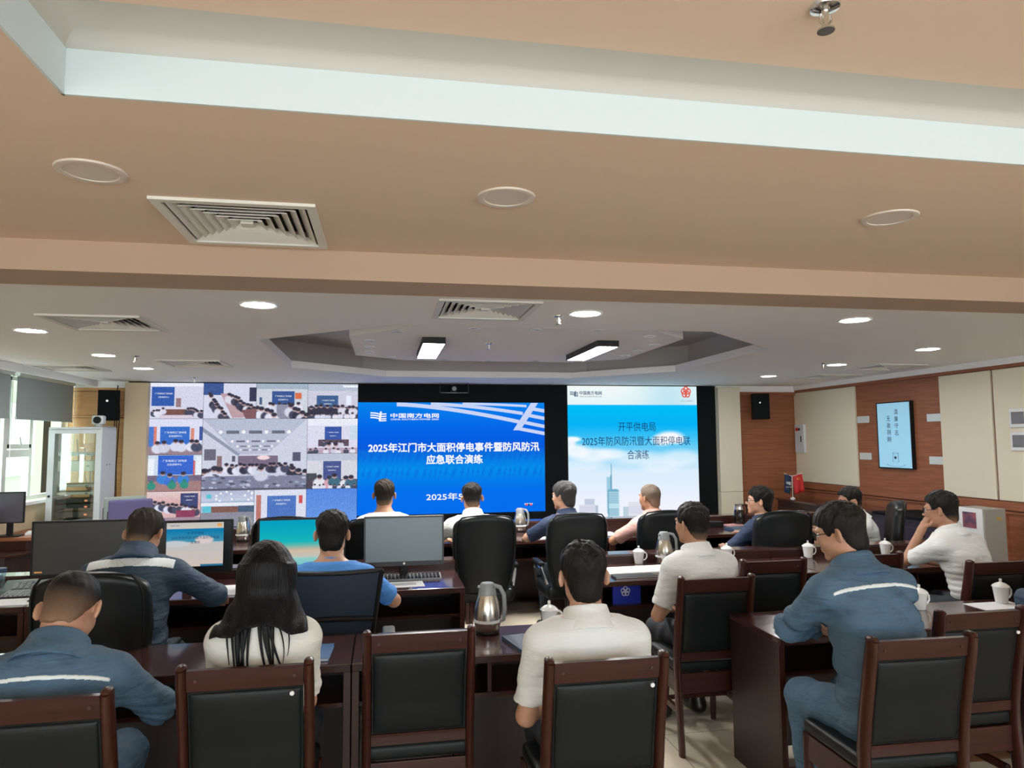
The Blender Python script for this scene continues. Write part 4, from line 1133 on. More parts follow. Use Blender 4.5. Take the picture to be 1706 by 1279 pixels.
def sheet(name, lab, cat, x, y, z, w_, d_, rz, m, th=.0015, group=None, parent=None):
    o = MB().b2(-w_ / 2, w_ / 2, -d_ / 2, d_ / 2, 0, th).obj(name, m, parent, False, (x, y, z), rz)
    if cat: tag(o, lab, cat, group)
    return o


sheet('paper', 'white sheets below the black keyboard at the left edge', 'paper', -2.22, 4.81, .7505, .38, .20, .04, M['paper'], .004)
MB_p = MB(); MB_p.cyl((-2.10, 4.78, .7605), (-2.02, 4.88, .7605), .005, n=8)
tag(MB_p.obj('pen', M['black'], None, True), 'black pen on the white sheets at the left', 'pen')
pp = sheet('paper', 'printed sheet in front of the dark keyboard, by the blue sleeve', 'paper', .12, 4.84, .7505, .30, .18, .05, M['paper'], .002)
for k in range(3): MB().b2(-.12, .10, -.03 + k * .025, -.018 + k * .025, .0021, .0026).obj('printed_line', M['greyplast'], pp)
sheet('paper', 'pale sheets beneath the monitor showing the blue slide', 'paper', -1.00, 4.90, .7505, .26, .32, .1, M['paper'], .003)
tb = MB(); tb.b2(-.02, .02, -.02, .02, 0, .09, .003); tag(tb.obj('carton', M['paper'], None, False, (-.03, 4.95, .7505)), 'small white carton between blue t-shirt and grey monitor', 'box')
MQ = MB(); MQ.tube([(-.06, 5.12, .756), (.0, 5.08, .756), (.08, 5.12, .756), (.13, 5.17, .757)], .004, 6); tag(MQ.obj('monitor_cable', M['black'], None, True), 'black cable under the grey monitor', 'cable')


def notebook(x, y, z, w_, d_, rz, lab, cm, th=.014, ribbon=False):
    t = thing('notebook', lab, 'notebook', (x, y, z), rz)
    c = MB(); c.b2(-w_ / 2, w_ / 2, -d_ / 2, d_ / 2, 0, .002); c.b2(-w_ / 2, w_ / 2, -d_ / 2, d_ / 2, th - .002, th); c.b2(-w_ / 2, -w_ / 2 + .002, -d_ / 2, d_ / 2, .002, th - .002); c.obj('cover', cm, t)
    MB().b2(-w_ / 2 + .0025, w_ / 2 - .004, -d_ / 2 + .004, d_ / 2 - .004, .0021, th - .0021).obj('pages', M['paper'], t)
    if ribbon:
        r = MB(); pts = [(-.045, -d_ / 2 - .002, .006), (-.04, -d_ / 2 - .02, -.0), (-.036, -d_ / 2 - .026, -.05), (-.03, -d_ / 2 - .026, -.10)]
        for p0, p1 in zip(pts, pts[1:]): r.quad((p0[0] - .004, *p0[1:]), (p0[0] + .004, *p0[1:]), (p1[0] + .004, *p1[1:]), (p1[0] - .004, *p1[1:]))
        r.obj('ribbon', M['red'], t)
    return t


notebook(.685, 3.325, .7505, .19, .26, .20, 'navy notebook with a red ribbon on the near desk beside the steel jug', M['navybook'], ribbon=True)
t = notebook(-.31, 3.36, .7505, .17, .23, -.05, 'blue notebook with papers at the woman\'s right elbow', M['bluebook'])
sheet('paper', 'white sheet lying over the blue notebook by the woman', 'paper', -.37, 3.35, .7652, .14, .20, -.05, M['paper'])
sheet('paper', 'wide white sheets curling on the middle row desk below a lidded cup', 'paper', 1.80, 4.98, .7505, .52, .24, .05, M['paper'], .012)
notebook(1.72, 4.765, .7505, .30, .10, .02, 'dark booklet in front of the white sheets on the middle row desk', M['black'], .012)
notebook(2.02, 3.29, .7505, .13, .16, .1, 'small cream notepad by the elbow of the man in blue with glasses', mat('cream_cover', (.72, .66, .45), .6), .008)
sheet('paper', 'white sheets under the elbow of the man rubbing his face', 'paper', 3.55, 4.80, .7505, .32, .24, .1, M['paper'], .006)
sheet('paper', 'loose stack of papers on the desk under the left window', 'paper', -3.62, 8.42, .7505, .22, .26, .3, M['paper'], .02)
sheet('paper', 'white sheet at the right edge, under the lidded cup', 'paper', 3.42, 3.52, .7505, .30, .16, 0, M['paper'], .002)
notebook(3.72, 6.98, .7505, .30, .20, .05, 'dark blue folder beside the black jug at the front row', M['navybook'], .02)
notebook(3.78, 7.30, .7505, .24, .16, .3, 'pink edged booklet behind the dark blue folder', mat('pink_cover', (.65, .35, .35), .6), .012)
sheet('paper', 'white sheets on the front row desk right of the big chair', 'paper', 4.25, 6.84, .7505, .34, .2, .05, M['paper'], .008)
sheet('paper', 'white sheets on the front row before the man in pink', 'paper', 2.15, 6.95, .7505, .34, .26, .05, M['paper'], .006)
sheet('paper', 'white sheet by the arm of the man in navy at the front row', 'paper', 1.52, 6.80, .7505, .24, .14, .3, M['paper'], .004)
sheet('paper', 'white papers on the front row desk left of the grey monitor', 'paper', -.28, 7.1, .7505, .28, .26, 0, M['paper'], .01)
# blue booklet with a knot emblem inside the shelf of the middle desk
bb = thing('blue_folder', 'bright blue folder with white knot emblem in the desk shelf', 'folder', (1.66, 4.75, .5735))
MB().b2(-.10, .10, .0, .03, 0, .14).obj('cover', mat('bright_blue_cover', (.01, .03, .42), .4), bb)
k = MB()
for i in range(5):
    a = PI / 2 + i * 2 * PI / 5; k.tube([(-.01 + .018 * math.cos(a) + .014 * math.cos(q), -.0015, .085 + .018 * math.sin(a) + .014 * math.sin(q)) for q in np.linspace(0, 2 * PI, 12)[:-1]], .003, 4, closed=True, flat=.3)
k.obj('emblem', M['paper'], bb)


# ------------------------------------------------------------------ cups, jugs
def cup():
    t = thing('lidded_cup', None, 'cup', group='white lidded porcelain cups')
    MB().lathe([(0, .004), (.026, .004), (.028, 0), (.031, .002), (.035, .03), (.041, .075), (.0425, .090), (.040, .090), (.037, .06), (.030, .012), (0, .010)], n=32).obj('body', M['porcelain'], t, True)
    MB().lathe([(.0395, .0905), (.0465, .0905), (.0465, .093), (.040, .101), (.025, .111), (.010, .116), (.006, .120), (.0085, .126), (.007, .134), (.0, .138)], n=32).obj('lid', M['porcelain'], t, True)
    MB().tube([(.040, 0, .078), (.055, 0, .082), (.068, 0, .070), (.068, 0, .045), (.054, 0, .028), (.036, 0, .024)], [.006, .0055, .005, .005, .005, .006], 8).obj('handle', M['porcelain'], t, True)
    return t


cu = cup()
for i, (x, y, rz, lab) in enumerate([(.835, 3.58, .1, 'white lidded cup on the near desk, left of the man in white'), (1.94, 5.26, .1, 'white lidded cup above the white sheets on the middle desk'),
                                     (2.66, 5.24, .1, 'white lidded cup half hidden by the shoulder of the man in white at the aisle'), (3.35, 5.22, 0, 'white lidded cup before the large black chair on the right'),
                                     (4.03, 5.20, 0, 'white lidded cup left of the man rubbing his face'), (2.94, 3.54, .1, 'white lidded cup behind the arm of the man in blue with glasses'), (3.50, 3.57, 0, 'white lidded cup at the right edge beside a blue sleeve')]):
    if i: dup(cu, (x, y, .7505 + (.0025 if i == 6 else 0)), rz, lab)
    else: cu.location = (x, y, .7505); cu.rotation_euler[2] = rz; cu['label'] = lab


def jug():
    t = thing('vacuum_jug', None, 'vacuum jug', group='steel vacuum jugs')
    MB().lathe([(0, 0), (.058, 0), (.061, .004), (.061, .012), (.058, .016)], n=40).obj('foot', M['black'], t, True)
    MB().lathe([(.058, .0165), (.061, .02), (.066, .06), (.067, .085), (.064, .115), (.056, .15), (.047, .178), (.044, .186)], n=40).obj('body', M['steel'], t, True)
    MB().lathe([(.046, .1865), (.045, .192), (.041, .215), (.036, .236), (.030, .243), (.0, .246)], n=36).obj('lid', M['greyplast'], t, True)
    MB().tube([(.030, -.020, .232), (.058, -.035, .225), (.076, -.045, .19), (.080, -.047, .12), (.074, -.044, .07), (.058, -.034, .06)], [.010, .011, .011, .010, .010, .009], 10).obj('handle', M['greyplast'], t, True)
    MB().lathe([(.0668, .055), (.0678, .056), (.0678, .068), (.0668, .069)], n=40).obj('label_band', M['paper'], t, True)
    MB().box((-.038, 0, .222), (.022, .018, .014), (0, .4, 0), .004).obj('spout', M['greyplast'], t)
    return t


jg = jug(); jg.location = (.515, 3.56, .7505); jg['label'] = 'large steel vacuum jug on the near desk, right of the empty chair'
dup(jg, (2.125, 5.20, .7505), .2, 'steel vacuum jug on the middle desk beside the man in white at the aisle')
dup(jg, (1.42, 7.38, .7505), 0, 'small steel vacuum jug between the men in white and navy')
dup(jg, (-1.34, 7.3, .7505), 0, 'steel vacuum jug in front of the mosaic screen')
bj = thing('black_jug', 'black glass coffee jug with handle on the front desk', 'jug', (3.90, 7.36, .7505))
MB().lathe([(0, 0), (.055, 0), (.057, .01), (.057, .15), (.05, .17)], n=28).obj('body', mat('dark_brown_glass', (.012, .008, .006), .1), bj, True)
MB().lathe([(.051, .1705), (.05, .18), (.046, .21), (.048, .225), (.052, .228), (.0, .236)], n=28).obj('lid', M['steel'], bj, True)
MB().tube([(.045, 0, .215), (.08, 0, .22), (.095, 0, .19), (.092, 0, .13), (.058, 0, .08)], .009, 8).obj('handle', M['black'], bj, True)
wc_ = thing('water_cup', 'clear plastic cup with a blue rim at the left edge', 'cup', (-2.44, 5.16, .7505))
MB().lathe([(0, 0), (.028, 0), (.030, .003), (.038, .125), (.0365, .125), (.028, .006), (0, .006)], n=28).obj('body', M['plastcup'], wc_, True)
MB().lathe([(.0365, .1255), (.041, .1255), (.041, .150), (.0365, .152), (0, .152)], n=28).obj('lid', M['navybook'], wc_, True)
for x, y, lab in ((2.02, 6.98, 'white computer mouse beside the papers of the man in pink'),):
    o = MB().sphere((0, 0, .018), .05, (.62, 1, .36), 18).obj('computer_mouse', M['white'], None, True, (2.0, 7.22, .7505)); tag(o, lab, 'mouse')
ts = thing('tissue_box', 'small dark box on the front desk by the right slide', 'box', (3.55, 7.25, .7505))
MB().box((0, 0, .03), (.16, .10, .06), None, .006).obj('box', M['black'], ts)

# ------------------------------------------------------------------ rack, speakers, cameras
rk = thing('equipment_rack', 'tall pale grey equipment rack with a glass door by the window', 'rack', (-3.53, 9.0, 0))
R = MB(); hw = .285
R.b2(-hw, -hw + .02, .02, .45, 0, 1.87); R.b2(hw - .02, hw, .02, .45, 0, 1.87); R.b2(-hw + .02, hw - .02, .43, .45, 0, .9); R.b2(-hw, hw, .0, .45, 1.87, 1.895, .004); R.b2(-hw + .02, hw - .02, .02, .45, .0, .08)
R.obj('cabinet', M['rackgrey'], rk)
D = MB(); D.b2(-hw, -hw + .065, 0, .018, .02, 1.865); D.b2(hw - .065, hw, 0, .018, .02, 1.865); D.b2(-hw + .065, hw - .065, 0, .018, 1.82, 1.865); D.b2(-hw + .065, hw - .065, 0, .018, .02, .12)
D = D.obj('door', M['rackgrey'], rk)
MB().b2(-hw + .065, hw - .065, .007, .010, .12, 1.82).obj('glass', M['rackpane'], D)
MB().cyl((-hw + .03, -.004, 1.1), (-hw + .03, .0, 1.1), .014).obj('lock', M['black'], D)
dk = mat('rack_unit_dark', (.05, .055, .055), .4); gy = mat('rack_unit_grey', (.42, .46, .47), .4); be = mat('rack_unit_beige', (.62, .60, .52), .5)
for z0, z1, m in ((1.56, 1.60, gy), (1.38, 1.50, be), (1.20, 1.23, be), (1.11, 1.14, be), (1.02, 1.06, dk), (.94, 1.0, dk), (.85, .91, dk), (.76, .82, dk), (.64, .73, dk), (.3, .55, dk)):
    u = MB().b2(-.20, .20, .06 if m is not dk else .05, .40, z0, z1, .003).obj('rack_unit', m, rk)
    MB().box((.12, .048 if m is dk else .058, (z0 + z1) / 2), (.03, .004, min(.02, (z1 - z0) * .5))).obj('lamp', emat('amber_led', (.9, .30, .15), 1.2) if m is dk else M['greyplast'], u)
for k in range(4):
    c = MB(); c.tube([(-.15 + k * .09, .42, 1.75 - k * .1), (-.12 + k * .08, .40, 1.6), (-.1 + k * .06, .41, 1.3), (.1 - k * .03, .41, 1.0)], .006, 6); c.obj('cable', M['greyplast'], rk, True)
text('vent_mark', '· ·', M['black'], rk, (hw + .0008, .22, 1.45), size=.16, rot=(PI / 2, 0, PI / 2))
cam = thing('conference_camera', 'white and black conference camera on top of the rack', 'camera', (-3.36, 9.2, 1.8955))
MB().b2(-.11, .16, -.06, .08, 0, .012, .004).obj('base', M['greyplast'], cam)
MB().lathe([(0, .012), (.04, .012), (.035, .03), (0, .03)], n=20).obj('neck', M['white'], cam, True)
MB().box((0, 0, .085), (.13, .11, .11), None, .02).obj('head', M['white'], cam)
MB().cyl((.005, -.056, .085), (.005, -.075, .085), .042, n=28).obj('lens', M['black'], cam, True)
cc = thing('conference_camera', 'small black camera on a bracket above the middle slide', 'camera', (.95, 9.72, 2.37))
MB().box((0, 0, .05), (.10, .10, .09), None, .02).obj('head', M['black'], cc)
MB().cyl((0, -.052, .05), (0, -.068, .05), .03, n=24).obj('lens', M['greyplast'], cc, True)
b = MB(); b.b2(-.20, .20, -.06, .06, -.012, 0); b.b2(-.20, -.19, -.06, -.05, 0, .125); b.b2(.19, .20, -.06, -.05, 0, .125); b.obj('bracket', M['black'], cc)
MB().b2(-.18, .18, -.0625, -.0605, -.010, -.004).obj('edge_strip', M['greyplast'], cc)
for x, rz, lab in ((-3.40, .30, 'black loudspeaker hung left of the video wall above the rack'), (5.47, -.25, 'black loudspeaker hung on the wooden wall right of the screens')):
    s = thing('loudspeaker', lab, 'speaker', (x, 9.62, 1.99), rz, 'wall loudspeakers')
    MB().prism([(-.12, -.12), (.12, -.12), (.08, .12), (-.08, .12)], 'z', 0, .375).obj('cabinet', M['blackmat'], s)
    MB().b2(-.113, .113, -.128, -.1205, .012, .363, .004).obj('grille_cloth', M['blackmat'], s)
    MB().cyl((-.02, -.130, .24), (-.02, -.1285, .24), .012, n=18).obj('badge', M['steel'], s)
    MB().tube([(0, .121, .19), (0, .16, .19), (0, .20, .26)], .014, 8).obj('bracket', M['black'], s, True)
cb = thing('cable_bundle', 'dark cables running down the wall beside the beige column', 'cable', (-3.36, 9.83, 0))
for k in range(3):
    c = MB(); c.tube([(-.02 + k * .012, 0, 2.45 - k * .1), (-.05 + k * .03, .01, 2.1), (-.03 + k * .012, 0, 1.4), (-.03 + k * .02, 0, .9)], .006, 6); c.obj('cable', M['black'], cb, True)
c = MB(); c.tube([(-.02 + .028 * math.cos(a), -.02 + .01 * math.sin(a * 2), 1.02 + .06 * math.sin(a)) for a in np.linspace(0, 2 * PI, 16)[:-1]], .012, 6, closed=True); c.obj('coil', mat('brown_cable', (.16, .06, .03), .6), cb, True)

# ------------------------------------------------------------------ right wall
tv = thing('wall_display', 'tall lit pale blue display with ink calligraphy on the wooden wall', 'display', (XR, 7.72, 1.735))
RY = (PI / 2, 0, -PI / 2)
f = MB(); hy, hz_ = .295, .41
f.b2(-.05, 0, -hy, -hy + .012, -hz_, hz_); f.b2(-.05, 0, hy - .012, hy, -hz_, hz_); f.b2(-.05, 0, -hy + .012, hy - .012, -hz_, -hz_ + .012); f.b2(-.05, 0, -hy + .012, hy - .012, hz_ - .012, hz_)
f.obj('frame', M['black'], tv)
M['tvsheet'] = mat('pale_blue_sheet', srgb(150, 205, 232), .35, emit=.35, ecol=srgb(160, 212, 238))
sh = MB().b2(-.046, -.01, -hy + .0125, hy - .0125, -hz_ + .0125, hz_ - .0125).obj('sheet', M['tvsheet'], tv)
ink = mat('ink', (.03, .05, .08), .6)
for i, ch in enumerate('清廉守志'): text('character', ch, ink, sh, (-.0468, -.05, .285 - i * .085), height=.066, width=.062, rot=RY)
for i, ch in enumerate('无欲则刚'): text('character', ch, ink, sh, (-.0468, .085, .205 - i * .085), height=.066, width=.062, rot=RY)
cupm = MB(); cupm.tube([(-.0468, -.01 + .155 * math.cos(a), -.355 + .028 * math.sin(a)) for a in np.linspace(PI, 2 * PI, 12)], .004, 5, flat=.3); cupm.tube([(-.0468, .03, -.22), (-.0468, .04, -.33), (-.0468, -.06, -.33), (-.0468, -.05, -.22)], .003, 5, flat=.3)
cupm.tube([(-.0468, -.01 + .05 * math.cos(a), -.22 + .008 * math.sin(a)) for a in np.linspace(0, 2 * PI, 14)[:-1]], .003, 5, closed=True, flat=.3); cupm.obj('cup_drawing', ink, sh)
MB().sphere((-.0468, -.005, -.275), .022, (.08, 1, .8), 12).obj('fish_drawing', ink, sh, True)
for y, z, lab in ((8.325, 1.945, 'pale metal strip left of the calligraphy display, upper'), (8.31, 1.465, 'pale metal strip left of the calligraphy display, lower'), (7.10, 1.93, 'pale metal strip right of the calligraphy display, upper'), (7.095, 1.44, 'pale metal strip right of the calligraphy display, lower')):
    tag(MB().b2(-.012, -.0005, -.115, .115, -.045, .045, .003).obj('metal_strip', M['alu'], None, False, (XR, y, z)), lab, 'wall strip', 'pale metal strips on the wooden wall')
bx = thing('fire_alarm_box', 'grey alarm box with red button on the cream wall panel', 'alarm box', (XR - .03, 9.71, 1.70))
MB().b2(-.035, 0, -.115, .115, -.21, .21, .004).obj('case', M['rackgrey'], bx)
MB().cyl((-.036, .05, .14), (-.048, .05, .14), .028, n=18).obj('button', M['red'], bx); MB().cyl((-.036, -.01, .14), (-.046, -.01, .14), .018, n=18).obj('switch', M['black'], bx)
MB().b2(-.042, -.0355, -.055, -.04, -.05, .04).obj('handle', M['black'], bx)
for z, lab in ((1.89, 'white switch plate on the right wall, upper of two'), (1.66, 'white switch plate on the right wall, lower of two')):
    s = thing('switch_plate', lab, 'switch', (XR - .03, 5.98, z), group='switch plates on the right wall')
    MB().b2(-.02, 0, -.10, .10, -.095, .095, .006).obj('plate', M['white'], s); MB().b2(-.025, -.0205, -.07, .07, -.06, .06).obj('cover', mat('switch_grey', (.18, .18, .19), .4), s)
M['purpleblack'] = mat('purplish_black_steel', (.035, .028, .045), .42)
for y0, y1, x0, z1, lab, n in ((7.42, 9.55, 5.66, .84, 'long low black cabinet along the right wall, below the flags', 4), (6.40, 7.38, 5.58, .86, 'low purplish black equipment console by the right wall', 2)):
    t = thing('low_cabinet', lab, 'cabinet', ((x0 + XR - .05) / 2, (y0 + y1) / 2, 0)); dx = (XR - .05 - x0) / 2; dy = (y1 - y0) / 2
    body = MB(); body.b2(-dx + .02, dx, -dy, dy, 0, z1 - .03); body.obj('body', M['deskside'] if n == 4 else M['purpleblack'], t)
    MB().b2(-dx - .01, dx, -dy - .005, dy + .005, z1 - .0295, z1, .004).obj('top', M['desktop'] if n == 4 else M['blackmat'], t)
    for k in range(n):
        a = -dy + .01 + k * (2 * dy - .02) / n; e = a + (2 * dy - .02) / n - .008
        d = MB().b2(-dx, -dx + .0195, a, e, .06, z1 - .12).obj('door', M['deskside'] if n == 4 else M['purpleblack'], t)
        for q in range(2): MB().b2(-dx - .003, -dx - .0002, (a + e) / 2 - .05 + q * .05, (a + e) / 2 - .02 + q * .05, z1 - .20, z1 - .155).obj('vent' if n == 2 else 'pull', M['blackmat'], d)
oc = thing('office_machine', 'grey and white upright office machine against the right wall', 'machine', (5.70, 6.03, 0))
MB().b2(-.10, .14, -.18, .15, 0, 1.02, .006).obj('case', mat('warm_grey_case', (.30, .29, .26), .5), oc)
w_ = MB().b2(-.112, -.1005, -.17, .15, .3, 1.02, .003).obj('front_panel', M['white'], oc)
MB().b2(-.1145, -.1125, -.10, .06, .83, .98).obj('picture', mat('dark_red_picture', (.04, .05, .09), .4, noise=((.35, .10, .12), (14, 14, 14), .9, 1)), w_)
MB().b2(-.1145, -.1125, -.15, .13, .66, .77).obj('control_panel', M['black'], w_)
MB().box((.06, -.1815, .93), (.05, .002, .03)).obj('badge', mat('gold_badge', (.45, .30, .08), .4), oc)
fl = thing('desk_flags', 'pair of small table flags, one navy and one red, on a stand', 'flag', (5.80, 9.36, .8405))
MB().lathe([(0, 0), (.035, 0), (.03, .012), (.01, .02), (.006, .024), (0, .024)], n=20).obj('stand_base', M['white'], fl, True)
P = MB(); P.cyl((0, 0, .024), (0, 0, .33), .004); P.cyl((0, 0, .32), (-.15, -.04, .365), .004); P.cyl((0, 0, .32), (.15, -.04, .365), .004); P.obj('pole', M['white'], fl)
def flag(s, m, name):
    q = MB(); n = 8
    for i in range(n):
        for j in range(6):
            def pt(i, j):
                u, v = i / n, j / 6; return (s * (.012 + .125 * u + .025 * v), -.003 - .035 * u + .010 * math.sin(u * 9 + v * 2), .322 + .042 * u - .26 * v)
            q.quad(pt(i, j), pt(i + 1, j), pt(i + 1, j + 1), pt(i, j + 1))
    bmesh.ops.remove_doubles(q.bm, verts=q.bm.verts, dist=1e-6)
    o = q.obj(name, m, fl, True); md_ = o.modifiers.new('thickness', 'SOLIDIFY'); md_.thickness = .002; return o
nf = flag(-1, M['navyflag'], 'navy_flag'); nf['label'] = 'navy flag with white mark'
lo = logo(nf, M['paper'], -.085, .225, .075, -.045, 'mark'); text('flag_name', '中国南方电网', M['paper'], nf, (-.088, -.045, .17), width=.09)
rf = flag(1, M['red'], 'red_flag'); rf['label'] = 'red flag with yellow stars'
def star(cx, cz, r):
    mb = MB(); mb.prism([(cx + (r if k % 2 == 0 else r * .4) * math.sin(k * PI / 5), cz + (r if k % 2 == 0 else r * .4) * math.cos(k * PI / 5)) for k in range(10)], 'y', -.052, -.050); return mb
ym = mat('star_yellow', (.85, .60, .05), .5)
for cx, cz, r in ((.055, .285, .016), (.078, .305, .006), (.086, .292, .006), (.086, .276, .006), (.078, .264, .006)): star(cx, cz, r).obj('star', ym, rf)

# ------------------------------------------------------------------ people
def ik(S, Wp, l1, l2, hint):
    """elbow between shoulder S and wrist Wp, bent towards hint"""
    S, Wp, hint = np.array(S, float), np.array(Wp, float), np.array(hint, float)
    d = Wp - S; L = min(np.linalg.norm(d), (l1 + l2) * .995); n = d / np.linalg.norm(d); Wp = S + n * L
    a = (l1 * l1 - l2 * l2 + L * L) / (2 * L); h = math.sqrt(max(l1 * l1 - a * a, 1e-6))
    p = hint - (hint @ n) * n; p /= np.linalg.norm(p)
    return S + n * a + p * h, Wp


def rotm(yaw, pitch, roll):
    cy, sy = math.cos(yaw), math.sin(yaw); fwd0 = np.array((-sy, cy, 0)); r = np.array((cy, sy, 0)); up = np.array((0, 0, 1.))
    cp, sp_ = math.cos(pitch), math.sin(pitch)
    f = fwd0 * cp + up * sp_; u = -fwd0 * sp_ + up * cp
    cr, sr = math.cos(roll), math.sin(roll)
    return np.stack([r * cr + u * sr, f, -r * sr + u * cr], 1).astype(np.float32)        # columns right, forward, up


TA = [.165, .16, .148, .150, .166, .178, .176, .150, .100, .062]
TB = [.125, .120, .108, .108, .116, .120, .112, .098, .078, .060]
TT = [0, .12, .28, .42, .60, .74, .83, .91, .965, 1.]


def person(label, head, top, yaw=0., lean=.05, hyaw=0., hpitch=0., hroll=0., wr=None, wl=None, er=(.5, -.3, -.8), el=(-.5, -.3, -.8), fist=0., shirt='shirtwhite', sleeve='short', collar='shirt', stripe=None,
           hair='hair', hairstyle='short', skin='skin', seat=.475, build=1., shw=1., res=.007, glasses=False, fold=.006, trousers='trouser', legs=True, slump=.0, kn=.36, feet=.33, hs=1., twist=0., nkl=.085, loose=0., elbow_l=None):
    """a seated person; head = where the head's centre is over the floor, top = height of the crown; yaw turns the whole body from facing +Y"""
    skm, shm = M[skin], M[shirt]
    rl = random.Random(label)
    nd = np.array((0, .30 - .8 * hpitch, 1.)); nd /= np.linalg.norm(nd); cp_, sp0 = math.cos(hpitch), math.sin(hpitch)
    neck = top - (nd[2] * nkl + .065 * cp_ + .02 * sp0 + math.hypot(.096 * sp0, .088 * cp_) - .014 * sp0 + .032 * cp_ + .012) * hs      # base of the neck
    hip = seat + .085
    nb_ = np.array((0, lean, neck)); ndir = nd
    R = rotm(hyaw, hpitch, hroll)
    at_neck = nb_ + ndir * nkl * hs
    hc = at_neck + R[:, 2].astype(float) * .065 * hs + R[:, 1].astype(float) * .020 * hs                   # head centre
    # shift so that the head stands at the asked place
    cy, sy = math.cos(yaw), math.sin(yaw)
    root = thing('person', label, 'person', (head[0] - (cy * hc[0] - sy * hc[1]), head[1] - (sy * hc[0] + cy * hc[1]), 0), yaw)
    hc = hc.astype(np.float32)
    z0, z1 = hip - .09, neck + .02
    H = z1 - z0
    def yc(z):
        t = np.clip((z - z0) / H, 0, 1); return lean * t ** 1.25 - (.035 + slump) * np.sin(PI * t) * (1 - .0 * t)
    def torso(P, e, bx=1.):
        t = np.clip((P[:, 2] - z0) / H, 0, 1)
        a = np.interp(t, TT, TA) * build * bx + e; b = np.interp(t, TT, TB) * build + e
        x = np.abs(P[:, 0]) / a; y = np.abs(P[:, 1] - yc(P[:, 2])) / b
        d = ((x ** 2.5 + y ** 2.5) ** .4 - 1) * np.minimum(a, b)
        return np.maximum(d, np.maximum(P[:, 2] - z1 - e, z0 - P[:, 2]))
    shz = neck - .092; sx = .178 * shw
    ysh = float(yc(np.array([shz]))[0])
    SH = {1: np.array((sx, ysh + .01 + twist, shz)), -1: np.array((-sx, ysh + .01 - twist, shz))}
    wr = wr or (.16, lean + .34, .79); wl = wl or (-.16, lean + .34, .79)
    EL = {}; WR = {}
    for s, w_, hnt in ((1, wr, er), (-1, wl, el)): EL[s], WR[s] = ik(SH[s], w_, .285, .255, hnt)
    if elbow_l:
        EL[-1] = np.array(elbow_l, float); v_ = np.array(wl, float) - EL[-1]; WR[-1] = EL[-1] + v_ / np.linalg.norm(v_) * .245
    def arm(P, s, e0, e1, e2):
        d = cone(P, SH[s], EL[s], .050 + e0, .041 + e1)
        return smin(d, cone(P, EL[s], WR[s], .040 + e1, .027 + e2), .02)
    def trap(P, e):
        d = np.full(len(P), 9., np.float32)
        for s in (1, -1):
            d = np.minimum(d, cone(P, (0, lean - .008, neck - .016), SH[s] + np.array((-.016 * s, 0, .002)), .059 + e, .055 + e))
        return d
    HIP = {s: np.array((s * .088, .0, hip - .005)) for s in (1, -1)}; KN = {s: np.array((s * .125, kn, seat + .055)) for s in (1, -1)}; AN = {s: np.array((s * .12, feet, .095)) for s in (1, -1)}
    def leg(P, s, e):
        d = cone(P, HIP[s], KN[s], .078 * build + e, .056 + e); return smin(d, cone(P, KN[s], AN[s], .052 + e, .036 + e), .03)
    # hands
    def hand_prims(s):
        f = WR[s] - EL[s]; f /= np.linalg.norm(f)
        up = np.array((0, 0, 1.)); side = np.cross(f, up); side /= np.linalg.norm(side); nrm = np.cross(side, f)       # palm faces -nrm
        inn = -s * side
        c = WR[s]
        pr = [(c - f * .01, c + f * .045, .024, .026, .012)]
        for k in (-1.5, -.5, .5, 1.5):
            pr.append((c + f * .03, c + f * .082 + side * k * .018, .017, .0115, .010))
        for k, ln in zip((-1.5, -.5, .5, 1.5), (.058, .076, .080, .070) if s * -1 > 0 else (.070, .080, .076, .058)):
            b0 = c + f * .082 + side * k * .0185; ca, sa = math.cos(.35 + fist), math.sin(.35 + fist)
            b1 = b0 + (f * ca - nrm * sa) * ln * .5; cb, sb = math.cos(.8 + fist * 2), math.sin(.8 + fist * 2)
            b2 = b1 + (f * cb - nrm * sb) * ln * .5
            pr += [(b0, b1, .0095, .0088, .004), (b1, b2, .0088, .0072, .003)]
        t0 = c + f * .022 + inn * .018; t1 = t0 + (f * .6 + inn * .65 - nrm * .3) * .042; t2 = t1 + (f * .9 + inn * .1 - nrm * .3) * .032
        pr += [(t0, t1, .014, .011, .008), (t1, t2, .011, .0085, .003)]
        return pr
    HP = {s: hand_prims(s) for s in (1, -1)}
    def headf(P):
        q = ((P - hc) @ R) / hs
        a = np.abs(q[:, 0]); qa = np.stack([a, q[:, 1], q[:, 2]], 1)
        d = ell(q, (0, -.014, .032), (.077, .096, .088))
        d = smin(d, ell(q, (0, .028, -.040), (.061, .062, .076)), .045)
        d = smin(d, ell(qa, (.030, .058, -.022), (.026, .026, .024)), .025)          # cheekbones
        d = smin(d, ell(q, (0, .064, -.098), (.026, .022, .018)), .025)               # chin
        d = smin(d, ell(qa, (.046, -.005, -.066), (.018, .035, .020)), .03)           # jaw angle
        d = smin(d, ell(qa, (.026, .082, .026), (.026, .012, .009)), .018)            # brow
        d = -smin(-d, ell(qa, (.031, .098, .006), (.019, .016, .012)), .014)          # eye sockets
        d = smin(d, cone(q, (0, .086, .012), (0, .108, -.026), .007, .0115), .012)    # nose
        d = smin(d, ell(qa, (.012, .094, -.030), (.008, .011, .008)), .008)           # nostril wings
        d = smin(d, ell(q, (0, .088, -.056), (.023, .009, .0055)), .006)              # upper lip
        d = smin(d, ell(q, (0, .087, -.067), (.020, .009, .006)), .005)               # lower lip
        # ears
        E = np.stack([a - .084, q[:, 1] + .014, q[:, 2] + .004], 1); ca, sa = math.cos(.62), math.sin(.62)
        E2 = np.stack([E[:, 0] * ca + E[:, 1] * sa, -E[:, 0] * sa + E[:, 1] * ca, E[:, 2] - .15 * E[:, 1]], 1)
